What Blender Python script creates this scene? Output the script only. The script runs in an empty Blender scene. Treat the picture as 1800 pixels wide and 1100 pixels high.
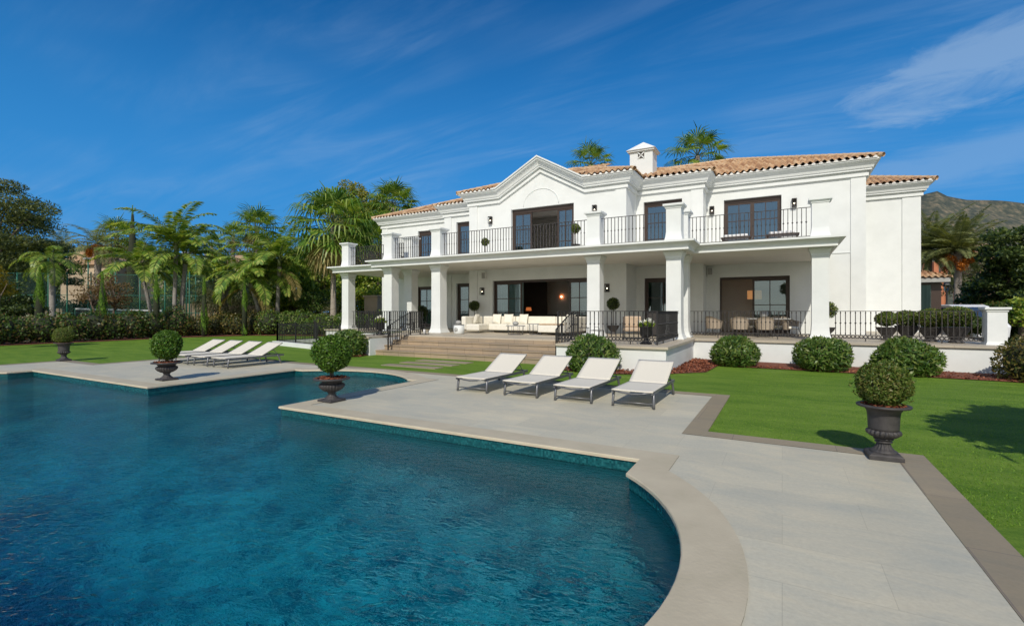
import bpy, bmesh, math, random
import numpy as np
from mathutils import Vector, Matrix
from mathutils.geometry import tessellate_polygon
random.seed(7); rng = np.random.default_rng(7)
R = math.radians; PI = math.pi
scene = bpy.context.scene; COL = scene.collection

# ------------------------------------------------------------------ camera, sky, sun
cam = bpy.data.cameras.new("camera"); camo = bpy.data.objects.new("camera", cam); COL.objects.link(camo)
camo.location = (0, 0, 1.75); camo.rotation_euler = (R(90), 0, math.atan2(475, 858))
cam.sensor_width = 36; cam.lens = 36*858/1800; cam.shift_y = -3/1800; cam.clip_start = 0.05; cam.clip_end = 6000
scene.camera = camo
SUN_DIR = Vector((0.30, -0.95, 0.86)).normalized()          # towards the sun
sun = bpy.data.lights.new("sun", 'SUN'); suno = bpy.data.objects.new("sun", sun); COL.objects.link(suno)
sun.energy = 3.5; sun.angle = R(0.5); sun.color = (1.0, 0.93, 0.81)
suno.rotation_euler = SUN_DIR.to_track_quat('Z', 'Y').to_euler(); suno.location = (6, -12, 20)
world = bpy.data.worlds.new("World"); scene.world = world; world.use_nodes = True
wn = world.node_tree; wn.nodes.clear()
def N(tree, t, **kw):
    n = tree.nodes.new(t)
    for k, v in kw.items():
        if k.startswith('i_'):
            n.inputs[k[2:]].default_value = v
        else: setattr(n, k, v)
    return n
def build_world():
    L = wn.links.new
    sky = N(wn, 'ShaderNodeTexSky', sky_type='NISHITA', sun_disc=False)
    sky.sun_elevation = math.asin(SUN_DIR.z); sky.sun_rotation = math.atan2(SUN_DIR.x, SUN_DIR.y)
    sky.air_density = 1.0; sky.dust_density = 0.15; sky.ozone_density = 3.5; sky.altitude = 200
    hs = N(wn, 'ShaderNodeHueSaturation'); hs.inputs['Saturation'].default_value = 1.38; hs.inputs['Value'].default_value = 0.95
    hs.inputs['Hue'].default_value = 0.506
    L(sky.outputs[0], hs.inputs['Color'])
    tc = N(wn, 'ShaderNodeTexCoord')
    sep = N(wn, 'ShaderNodeSeparateXYZ'); L(tc.outputs['Generated'], sep.inputs[0])
    # clear dry air: the band above the horizon stays blue
    hzr = N(wn, 'ShaderNodeMapRange'); hzr.interpolation_type = 'SMOOTHSTEP'; hzr.inputs['From Min'].default_value = 0.66; hzr.inputs['From Max'].default_value = 0.0; hzr.inputs['To Max'].default_value = 0.95; L(sep.outputs['Z'], hzr.inputs[0])
    hm = N(wn, 'ShaderNodeMix', data_type='RGBA'); L(hzr.outputs[0], hm.inputs['Factor']); L(hs.outputs[0], hm.inputs['A']); 
    sd = N(wn, 'ShaderNodeVectorMath', operation='DOT_PRODUCT'); L(tc.outputs['Generated'], sd.inputs[0]); sd.inputs[1].default_value = Vector((SUN_DIR.x, SUN_DIR.y, 0)).normalized()
    sr = N(wn, 'ShaderNodeMapRange'); sr.interpolation_type = 'SMOOTHSTEP'; sr.inputs['From Min'].default_value = -0.25; sr.inputs['From Max'].default_value = 0.85; L(sd.outputs['Value'], sr.inputs[0])
    hc = N(wn, 'ShaderNodeMix', data_type='RGBA'); L(sr.outputs[0], hc.inputs['Factor']); hc.inputs['A'].default_value = (0.27, 2.5, 6.2, 1); hc.inputs['B'].default_value = (13.5, 12.6, 10.6, 1)   # paler towards the sun
    L(hc.outputs['Result'], hm.inputs['B'])
    # cirrus sheet: project the view direction on a high plane
    add = N(wn, 'ShaderNodeMath', operation='ADD'); add.inputs[1].default_value = 0.12; L(sep.outputs['Z'], add.inputs[0])
    dx = N(wn, 'ShaderNodeMath', operation='DIVIDE'); L(sep.outputs['X'], dx.inputs[0]); L(add.outputs[0], dx.inputs[1])
    dy = N(wn, 'ShaderNodeMath', operation='DIVIDE'); L(sep.outputs['Y'], dy.inputs[0]); L(add.outputs[0], dy.inputs[1])
    cb = N(wn, 'ShaderNodeCombineXYZ'); L(dx.outputs[0], cb.inputs[0]); L(dy.outputs[0], cb.inputs[1])
    def layer(scale, rot, sx, sy, lo, hi, detail=9, dist=0.6, off=(0, 0, 0)):
        mp = N(wn, 'ShaderNodeMapping'); mp.inputs['Rotation'].default_value = (0, 0, R(rot)); mp.inputs['Scale'].default_value = (sx, sy, 1)
        mp.inputs['Location'].default_value = off
        L(cb.outputs[0], mp.inputs['Vector'])
        nz = N(wn, 'ShaderNodeTexNoise'); nz.inputs['Scale'].default_value = scale; nz.inputs['Detail'].default_value = detail
        nz.inputs['Roughness'].default_value = 0.62; nz.inputs['Distortion'].default_value = dist
        L(mp.outputs[0], nz.inputs['Vector'])
        mr = N(wn, 'ShaderNodeMapRange'); mr.interpolation_type = 'SMOOTHSTEP'
        mr.inputs['From Min'].default_value = lo; mr.inputs['From Max'].default_value = hi
        L(nz.outputs[0], mr.inputs[0]); return mr
    thin = layer(1.3, 62, 0.6, 3.0, 0.36, 0.80, off=(3.1, 1.7, 0))
    patchy = layer(0.7, 20, 1, 1, 0.36, 0.62, detail=3, dist=0.2, off=(0.7, 2.3, 0))
    def mul(a, b):
        m = N(wn, 'ShaderNodeMath', operation='MULTIPLY'); L(a, m.inputs[0])
        if isinstance(b, float): m.inputs[1].default_value = b
        else: L(b, m.inputs[1])
        return m.outputs[0]
    veil = mul(mul(thin.outputs[0], patchy.outputs[0]), 0.30)
    # the denser cloud bank to the right: where the direction lies near two fixed bearings
    def bank(vec, axis, w_long, w_short, tear_lo, tear_hi, seed):
        v = Vector(vec).normalized(); a = Vector(axis); a = (a - a.dot(v)*v).normalized(); b = v.cross(a)
        def dot(q):
            d = N(wn, 'ShaderNodeVectorMath', operation='DOT_PRODUCT'); L(tc.outputs['Generated'], d.inputs[0]); d.inputs[1].default_value = q; return d.outputs['Value']
        def sq(x, w):
            m = N(wn, 'ShaderNodeMath', operation='DIVIDE'); L(x, m.inputs[0]); m.inputs[1].default_value = w
            p = N(wn, 'ShaderNodeMath', operation='POWER'); L(m.outputs[0], p.inputs[0]); p.inputs[1].default_value = 2; return p.outputs[0]
        s = N(wn, 'ShaderNodeMath', operation='ADD'); L(sq(dot(a), w_long), s.inputs[0]); L(sq(dot(b), w_short), s.inputs[1])
        nz = N(wn, 'ShaderNodeTexNoise'); nz.inputs['Scale'].default_value = 3.0; nz.inputs['Detail'].default_value = 12; nz.inputs['Roughness'].default_value = 0.66
        nz.inputs['Distortion'].default_value = 0.8
        mp = N(wn, 'ShaderNodeMapping'); mp.inputs['Location'].default_value = seed; mp.inputs['Scale'].default_value = (1.2, 2.4, 6.0); L(tc.outputs['Generated'], mp.inputs['Vector']); L(mp.outputs[0], nz.inputs['Vector'])
        k = N(wn, 'ShaderNodeMath', operation='MULTIPLY_ADD'); L(nz.outputs[0], k.inputs[0]); k.inputs[1].default_value = 3.6; k.inputs[2].default_value = -1.8
        t = N(wn, 'ShaderNodeMath', operation='ADD'); L(s.outputs[0], t.inputs[0]); L(k.outputs[0], t.inputs[1])
        mr = N(wn, 'ShaderNodeMapRange'); mr.interpolation_type = 'SMOOTHSTEP'
        mr.inputs['From Min'].default_value = tear_hi; mr.inputs['From Max'].default_value = tear_lo
        L(t.outputs[0], mr.inputs[0]); return mr.outputs[0]
    fw = Vector((-0.48434, 0.87488, 0)); rt = Vector((0.87488, 0.48434, 0)); up = Vector((0, 0, 1))
    def bearing(a, e): return fw + rt*a + up*e
    b1 = mul(bank(bearing(1.07, 0.53), rt + up*0.33, 0.22, 0.06, 0.15, 1.25, (4.2, 1.1, 0.4)), 0.50)
    b2 = mul(bank(bearing(1.10, 0.35), rt + up*0.22, 0.27, 0.035, 0.0, 1.6, (9.2, 3.1, 2.4)), 0.30)
    def mx(a, b):
        m = N(wn, 'ShaderNodeMath', operation='MAXIMUM'); L(a, m.inputs[0]); L(b, m.inputs[1]); return m.outputs[0]
    tot = mx(mx(veil, b1), b2)
    mix = N(wn, 'ShaderNodeMix', data_type='RGBA'); L(tot, mix.inputs['Factor']); L(hm.outputs['Result'], mix.inputs['A']); mix.inputs['B'].default_value = (3.3, 4.7, 6.6, 1)
    bg = N(wn, 'ShaderNodeBackground'); bg.inputs['Strength'].default_value = 0.105; L(mix.outputs['Result'], bg.inputs['Color'])
    out = N(wn, 'ShaderNodeOutputWorld'); L(bg.outputs[0], out.inputs[0])
build_world()
scene.view_settings.view_transform = 'Standard'; scene.view_settings.look = 'None'
scene.view_settings.exposure = 0.05; scene.view_settings.gamma = 1.0
scene.cycles.max_bounces = 8; scene.cycles.transparent_max_bounces = 24; scene.cycles.diffuse_bounces = 4
scene.cycles.use_denoising = True; scene.cycles.sample_clamp_indirect = 6

# ------------------------------------------------------------------ materials
def mat(name, c1, c2=None, scale=4.0, rough=0.6, bump=0.0, bscale=None, metal=0.0, spec=0.5, detail=6, stretch=(1, 1, 1), lo=0.3, hi=0.7, c3=None, bdist=0.02):
    m = bpy.data.materials.new(name); m.use_nodes = True; t = m.node_tree; L = t.links.new
    b = t.nodes['Principled BSDF']; b.inputs['Roughness'].default_value = rough; b.inputs['Metallic'].default_value = metal
    b.inputs['Specular IOR Level'].default_value = spec
    b.inputs['Base Color'].default_value = (*c1, 1)
    tc = N(t, 'ShaderNodeTexCoord'); mp = N(t, 'ShaderNodeMapping'); mp.inputs['Scale'].default_value = stretch; L(tc.outputs['Object'], mp.inputs[0])
    if c2 is not None:
        nz = N(t, 'ShaderNodeTexNoise'); nz.inputs['Scale'].default_value = scale; nz.inputs['Detail'].default_value = detail; nz.inputs['Roughness'].default_value = 0.6
        L(mp.outputs[0], nz.inputs['Vector'])
        cr = N(t, 'ShaderNodeValToRGB'); cr.color_ramp.elements[0].position = lo; cr.color_ramp.elements[1].position = hi
        cr.color_ramp.elements[0].color = (*c1, 1); cr.color_ramp.elements[1].color = (*c2, 1)
        if c3 is not None:
            e = cr.color_ramp.elements.new((lo+hi)/2); e.color = (*c3, 1)
        L(nz.outputs[0], cr.inputs[0]); L(cr.outputs[0], b.inputs['Base Color'])
    if bump:
        n2 = N(t, 'ShaderNodeTexNoise'); n2.inputs['Scale'].default_value = bscale or scale*6; n2.inputs['Detail'].default_value = 5
        L(mp.outputs[0], n2.inputs['Vector'])
        bp = N(t, 'ShaderNodeBump'); bp.inputs['Strength'].default_value = bump; bp.inputs['Distance'].default_value = bdist
        L(n2.outputs[0], bp.inputs['Height']); L(bp.outputs[0], b.inputs['Normal'])
    return m
def leafmat(name, cols, rough=0.45, trans=0.35, spec=0.35):
    m = bpy.data.materials.new(name); m.use_nodes = True; t = m.node_tree; L = t.links.new
    b = t.nodes['Principled BSDF']; b.inputs['Roughness'].default_value = rough; b.inputs['Specular IOR Level'].default_value = spec
    g = N(t, 'ShaderNodeNewGeometry'); cr = N(t, 'ShaderNodeValToRGB')
    el = cr.color_ramp.elements
    for i, c in enumerate(cols):
        e = el[0] if i == 0 else (el[1] if i == 1 else el.new(0.5)); e.color = (*c, 1)
    pos = [i/(len(cols)-1) for i in range(len(cols))]
    order = [0] + ([1] if len(cols) == 2 else [])
    while len(el) > 0: 
        if len(el) == 1: break
        el.remove(el[len(el)-1])
    el[0].position = 0; el[0].color = (*cols[0], 1)
    for i in range(1, len(cols)):
        e = el.new(pos[i]); e.color = (*cols[i], 1)
    L(g.outputs['Random Per Island'], cr.inputs[0]); L(cr.outputs[0], b.inputs['Base Color'])
    tr = N(t, 'ShaderNodeBsdfTranslucent'); mul = N(t, 'ShaderNodeMix', data_type='RGBA', blend_type='MULTIPLY'); mul.inputs['Factor'].default_value = 1
    L(cr.outputs[0], mul.inputs['A']); mul.inputs['B'].default_value = (1.7, 1.6, 0.6, 1); L(mul.outputs['Result'], tr.inputs[0])
    mx = N(t, 'ShaderNodeMixShader'); mx.inputs[0].default_value = trans
    L(b.outputs[0], mx.inputs[1]); L(tr.outputs[0], mx.inputs[2]); L(mx.outputs[0], t.nodes['Material Output'].inputs[0])
    return m
def tilemat():
    m = bpy.data.materials.new("terracotta_tiles"); m.use_nodes = True; t = m.node_tree; L = t.links.new
    b = t.nodes['Principled BSDF']; b.inputs['Roughness'].default_value = 0.85; b.inputs['Specular IOR Level'].default_value = 0.25
    uv = N(t, 'ShaderNodeUVMap'); fl = N(t, 'ShaderNodeVectorMath', operation='FLOOR'); L(uv.outputs[0], fl.inputs[0])
    wnz = N(t, 'ShaderNodeTexWhiteNoise', noise_dimensions='2D'); L(fl.outputs[0], wnz.inputs['Vector'])
    cr = N(t, 'ShaderNodeValToRGB'); el = cr.color_ramp.elements
    el[0].color = (0.29, 0.155, 0.085, 1); el[1].color = (0.60, 0.43, 0.265, 1); el[1].position = 0.9
    e = el.new(0.45); e.color = (0.44, 0.27, 0.15, 1); e = el.new(0.7); e.color = (0.51, 0.335, 0.19, 1)
    L(wnz.outputs['Value'], cr.inputs[0])
    tc = N(t, 'ShaderNodeTexCoord'); nz = N(t, 'ShaderNodeTexNoise'); nz.inputs['Scale'].default_value = 9; nz.inputs['Detail'].default_value = 8; L(tc.outputs['Object'], nz.inputs['Vector'])
    mr = N(t, 'ShaderNodeMapRange'); mr.inputs['From Min'].default_value = 0.45; mr.inputs['From Max'].default_value = 0.75; mr.inputs['To Max'].default_value = 0.6; L(nz.outputs[0], mr.inputs[0])
    mx = N(t, 'ShaderNodeMix', data_type='RGBA'); L(mr.outputs[0], mx.inputs['Factor']); L(cr.outputs[0], mx.inputs['A']); mx.inputs['B'].default_value = (0.27, 0.17, 0.10, 1)
    L(mx.outputs['Result'], b.inputs['Base Color']); return m
def pavemat(name, c1, c2, mortar, bw, bh, var=0.5, mort=0.006, rot=0, rough=0.55, offset=0.5):
    m = bpy.data.materials.new(name); m.use_nodes = True; t = m.node_tree; L = t.links.new
    b = t.nodes['Principled BSDF']; b.inputs['Roughness'].default_value = rough; b.inputs['Specular IOR Level'].default_value = 0.35
    tc = N(t, 'ShaderNodeTexCoord'); mp = N(t, 'ShaderNodeMapping'); mp.inputs['Rotation'].default_value = (0, 0, R(rot)); L(tc.outputs['Object'], mp.inputs[0])
    br = N(t, 'ShaderNodeTexBrick'); br.inputs['Scale'].default_value = 1; br.inputs['Brick Width'].default_value = bw; br.inputs['Row Height'].default_value = bh
    br.inputs['Mortar Size'].default_value = mort; br.inputs['Mortar Smooth'].default_value = 0.3; br.offset = offset
    br.inputs['Color1'].default_value = (*c1, 1); br.inputs['Color2'].default_value = (*c2, 1); br.inputs['Mortar'].default_value = (*mortar, 1)
    L(mp.outputs[0], br.inputs['Vector'])
    def noise(scale, det, st=(1, 1, 1), rz=0, dist=0.0):
        p = N(t, 'ShaderNodeMapping'); p.inputs['Scale'].default_value = st; p.inputs['Rotation'].default_value = (0, 0, R(rz)); L(tc.outputs['Object'], p.inputs[0])
        z = N(t, 'ShaderNodeTexNoise'); z.inputs['Scale'].default_value = scale; z.inputs['Detail'].default_value = det; z.inputs['Roughness'].default_value = 0.65
        z.inputs['Distortion'].default_value = dist; L(p.outputs[0], z.inputs['Vector']); return z.outputs[0]
    def vary(col, fac, lo, hi):
        cr = N(t, 'ShaderNodeValToRGB'); cr.color_ramp.elements[0].position = 0.32; cr.color_ramp.elements[1].position = 0.68
        cr.color_ramp.elements[0].color = (*lo, 1); cr.color_ramp.elements[1].color = (*hi, 1); L(fac, cr.inputs[0])
        x = N(t, 'ShaderNodeMix', data_type='RGBA', blend_type='MULTIPLY'); x.inputs['Factor'].default_value = var
        L(col, x.inputs['A']); L(cr.outputs[0], x.inputs['B']); return x.outputs['Result']
    c = vary(br.outputs['Color'], noise(1.5, 5, (0.7, 1.7, 1), 12, 1.6), (0.90, 0.92, 0.925), (1.09, 1.05, 0.98))
    c = vary(c, noise(0.45, 4, dist=0.5), (0.86, 0.88, 0.9), (1.08, 1.05, 1.0))
    c = vary(c, noise(30, 4), (0.93, 0.93, 0.93), (1.05, 1.05, 1.05))
    L(c, b.inputs['Base Color'])
    bp = N(t, 'ShaderNodeBump'); bp.inputs['Strength'].default_value = 0.25; bp.inputs['Distance'].default_value = 0.01
    L(noise(9, 8, (0.7, 2, 1), 12), bp.inputs['Height']); L(bp.outputs[0], b.inputs['Normal'])
    return m
def glassmat(name, tint, refl=0.06, rough=0.0, coat=(0.78, 0.9, 1.0), k=1.15):
    m = bpy.data.materials.new(name); m.use_nodes = True; t = m.node_tree; t.nodes.clear(); L = t.links.new
    tr = N(t, 'ShaderNodeBsdfTransparent'); tr.inputs[0].default_value = (*tint, 1)
    gl = N(t, 'ShaderNodeBsdfGlossy'); gl.inputs['Roughness'].default_value = rough; gl.inputs['Color'].default_value = (*coat, 1)
    fr = N(t, 'ShaderNodeFresnel'); fr.inputs[0].default_value = 1.5
    a = N(t, 'ShaderNodeMath', operation='MULTIPLY_ADD'); a.inputs[1].default_value = k; a.inputs[2].default_value = refl; L(fr.outputs[0], a.inputs[0]); a.use_clamp = True
    mx = N(t, 'ShaderNodeMixShader'); L(a.outputs[0], mx.inputs[0]); L(tr.outputs[0], mx.inputs[1]); L(gl.outputs[0], mx.inputs[2])
    o = N(t, 'ShaderNodeOutputMaterial'); L(mx.outputs[0], o.inputs[0]); return m
def emis(name, c, s):
    m = bpy.data.materials.new(name); m.use_nodes = True; b = m.node_tree.nodes['Principled BSDF']
    b.inputs['Emission Color'].default_value = (*c, 1); b.inputs['Emission Strength'].default_value = s; b.inputs['Base Color'].default_value = (*c, 1); return m
def watermat():
    m = bpy.data.materials.new("pool_water"); m.use_nodes = True; t = m.node_tree; t.nodes.clear(); L = t.links.new
    tc = N(t, 'ShaderNodeTexCoord')
    def noise(scale, det, st, rz, dist=0.0):
        p = N(t, 'ShaderNodeMapping'); p.inputs['Scale'].default_value = st; p.inputs['Rotation'].default_value = (0, 0, R(rz)); L(tc.outputs['Object'], p.inputs[0])
        z = N(t, 'ShaderNodeTexNoise'); z.inputs['Scale'].default_value = scale; z.inputs['Detail'].default_value = det; z.inputs['Roughness'].default_value = 0.5
        z.inputs['Distortion'].default_value = dist; L(p.outputs[0], z.inputs['Vector']); return z.outputs[0]
    a = noise(6.5, 2, (1, 1.7, 1), -25, 1.0); b = noise(17, 2, (1, 1.6, 1), 12, 0.8); c = noise(0.55, 3, (1, 1, 1), 30)
    # ripples are livelier in some patches of the pool than in others
    s1 = N(t, 'ShaderNodeMath', operation='MULTIPLY_ADD'); L(b, s1.inputs[0]); s1.inputs[1].default_value = 0.42; L(a, s1.inputs[2])
    mr = N(t, 'ShaderNodeMapRange'); mr.inputs['From Min'].default_value = 0.35; mr.inputs['From Max'].default_value = 0.65; mr.inputs['To Min'].default_value = 0.6; mr.inputs['To Max'].default_value = 1.0; L(c, mr.inputs[0])
    hgt = N(t, 'ShaderNodeMath', operation='MULTIPLY'); L(s1.outputs[0], hgt.inputs[0]); L(mr.outputs[0], hgt.inputs[1])
    bp = N(t, 'ShaderNodeBump'); bp.inputs['Strength'].default_value = 1.0; bp.inputs['Distance'].default_value = 0.021; L(hgt.outputs[0], bp.inputs['Height'])
    tint = (0.96, 0.985, 0.985, 1)
    tr = N(t, 'ShaderNodeBsdfTransparent'); tr.inputs[0].default_value = tint
    rf = N(t, 'ShaderNodeBsdfRefraction'); rf.inputs['IOR'].default_value = 1.33; rf.inputs['Color'].default_value = tint; rf.inputs['Roughness'].default_value = 0; L(bp.outputs[0], rf.inputs['Normal'])
    m1 = N(t, 'ShaderNodeMixShader'); m1.inputs[0].default_value = 0.72; L(tr.outputs[0], m1.inputs[1]); L(rf.outputs[0], m1.inputs[2])
    gl = N(t, 'ShaderNodeBsdfGlossy'); gl.inputs['Roughness'].default_value = 0.02; L(bp.outputs[0], gl.inputs['Normal'])
    fr = N(t, 'ShaderNodeFresnel'); fr.inputs[0].default_value = 1.33; L(bp.outputs[0], fr.inputs['Normal'])
    fk = N(t, 'ShaderNodeMath', operation='MULTIPLY'); fk.use_clamp = True; fk.inputs[1].default_value = 1.15; L(fr.outputs[0], fk.inputs[0])
    mx = N(t, 'ShaderNodeMixShader'); L(fk.outputs[0], mx.inputs[0]); L(m1.outputs[0], mx.inputs[1]); L(gl.outputs[0], mx.inputs[2])
    o = N(t, 'ShaderNodeOutputMaterial'); L(mx.outputs[0], o.inputs[0])
    va = N(t, 'ShaderNodeVolumeAbsorption'); va.inputs['Color'].default_value = (0.06, 0.845, 0.895, 1); va.inputs['Density'].default_value = 0.95; L(va.outputs[0], o.inputs['Volume']); return m
def grassmat():
    m = bpy.data.materials.new("lawn_grass"); m.use_nodes = True; t = m.node_tree; L = t.links.new
    b = t.nodes['Principled BSDF']; b.inputs['Roughness'].default_value = 0.75; b.inputs['Specular IOR Level'].default_value = 0.15
    tc = N(t, 'ShaderNodeTexCoord')
    def noise(scale, det, st=(1, 1, 1), rz=0, ro=0.6):
        p = N(t, 'ShaderNodeMapping'); p.inputs['Scale'].default_value = st; p.inputs['Rotation'].default_value = (0, 0, R(rz)); L(tc.outputs['Object'], p.inputs[0])
        z = N(t, 'ShaderNodeTexNoise'); z.inputs['Scale'].default_value = scale; z.inputs['Detail'].default_value = det; z.inputs['Roughness'].default_value = ro; L(p.outputs[0], z.inputs['Vector']); return z.outputs[0]
    cr = N(t, 'ShaderNodeValToRGB'); el = cr.color_ramp.elements
    el[0].position = 0.36; el[0].color = (0.046, 0.128, 0.007, 1); el[1].position = 0.66; el[1].color = (0.215, 0.318, 0.042, 1)
    s = N(t, 'ShaderNodeMath', operation='MULTIPLY_ADD'); L(noise(1.0, 9, (0.5, 1.8, 1), 28, 0.72), s.inputs[0]); s.inputs[1].default_value = 0.48
    s2 = N(t, 'ShaderNodeMath', operation='MULTIPLY'); L(noise(34, 6, ro=0.85), s2.inputs[0]); s2.inputs[1].default_value = 0.52
    L(s2.outputs[0], s.inputs[2]); L(s.outputs[0], cr.inputs[0]); L(cr.outputs[0], b.inputs['Base Color'])
    bp = N(t, 'ShaderNodeBump'); bp.inputs['Strength'].default_value = 0.6; bp.inputs['Distance'].default_value = 0.02; L(noise(70, 4, ro=0.8), bp.inputs['Height']); L(bp.outputs[0], b.inputs['Normal'])
    return m
def floormat():  # mosaic colour with caustic sunlight mottling painted in as bright cyan cells
    m = bpy.data.materials.new("pool_floor_mosaic_caustics"); m.use_nodes = True; t = m.node_tree; L = t.links.new
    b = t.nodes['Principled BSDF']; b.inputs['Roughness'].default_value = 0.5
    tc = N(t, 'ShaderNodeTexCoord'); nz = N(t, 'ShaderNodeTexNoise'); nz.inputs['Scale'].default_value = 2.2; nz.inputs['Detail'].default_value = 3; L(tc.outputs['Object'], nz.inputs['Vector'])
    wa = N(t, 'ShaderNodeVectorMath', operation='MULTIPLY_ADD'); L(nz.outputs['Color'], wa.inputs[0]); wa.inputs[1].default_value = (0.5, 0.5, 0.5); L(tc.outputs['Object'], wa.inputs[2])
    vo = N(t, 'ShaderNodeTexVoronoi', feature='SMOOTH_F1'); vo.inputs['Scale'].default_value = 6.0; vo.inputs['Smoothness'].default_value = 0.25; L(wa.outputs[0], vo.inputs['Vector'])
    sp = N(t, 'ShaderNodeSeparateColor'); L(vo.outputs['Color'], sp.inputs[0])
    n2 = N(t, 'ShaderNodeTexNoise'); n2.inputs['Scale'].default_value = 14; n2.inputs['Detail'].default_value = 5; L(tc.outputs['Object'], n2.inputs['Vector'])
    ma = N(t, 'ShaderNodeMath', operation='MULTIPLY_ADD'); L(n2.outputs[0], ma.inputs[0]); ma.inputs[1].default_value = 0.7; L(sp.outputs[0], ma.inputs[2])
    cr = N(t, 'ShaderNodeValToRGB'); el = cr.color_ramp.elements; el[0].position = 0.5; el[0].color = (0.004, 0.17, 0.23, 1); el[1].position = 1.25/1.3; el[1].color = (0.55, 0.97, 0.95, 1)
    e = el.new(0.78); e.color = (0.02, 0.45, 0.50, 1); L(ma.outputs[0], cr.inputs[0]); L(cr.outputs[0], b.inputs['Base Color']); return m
def mosaicmat():
    m = bpy.data.materials.new("pool_mosaic"); m.use_nodes = True; t = m.node_tree; L = t.links.new
    b = t.nodes['Principled BSDF']; b.inputs['Roughness'].default_value = 0.25
    tc = N(t, 'ShaderNodeTexCoord'); sn = N(t, 'ShaderNodeVectorMath', operation='SNAP'); sn.inputs[1].default_value = (0.025, 0.025, 0.025); L(tc.outputs['Object'], sn.inputs[0])
    w = N(t, 'ShaderNodeTexWhiteNoise', noise_dimensions='3D'); L(sn.outputs[0], w.inputs['Vector'])
    cr = N(t, 'ShaderNodeValToRGB'); el = cr.color_ramp.elements; el[0].color = (0.003, 0.05, 0.06, 1); el[1].color = (0.015, 0.12, 0.13, 1)
    e = el.new(0.6); e.color = (0.005, 0.078, 0.088, 1); L(w.outputs['Value'], cr.inputs[0])
    L(cr.outputs[0], b.inputs['Base Color']); return m

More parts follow.
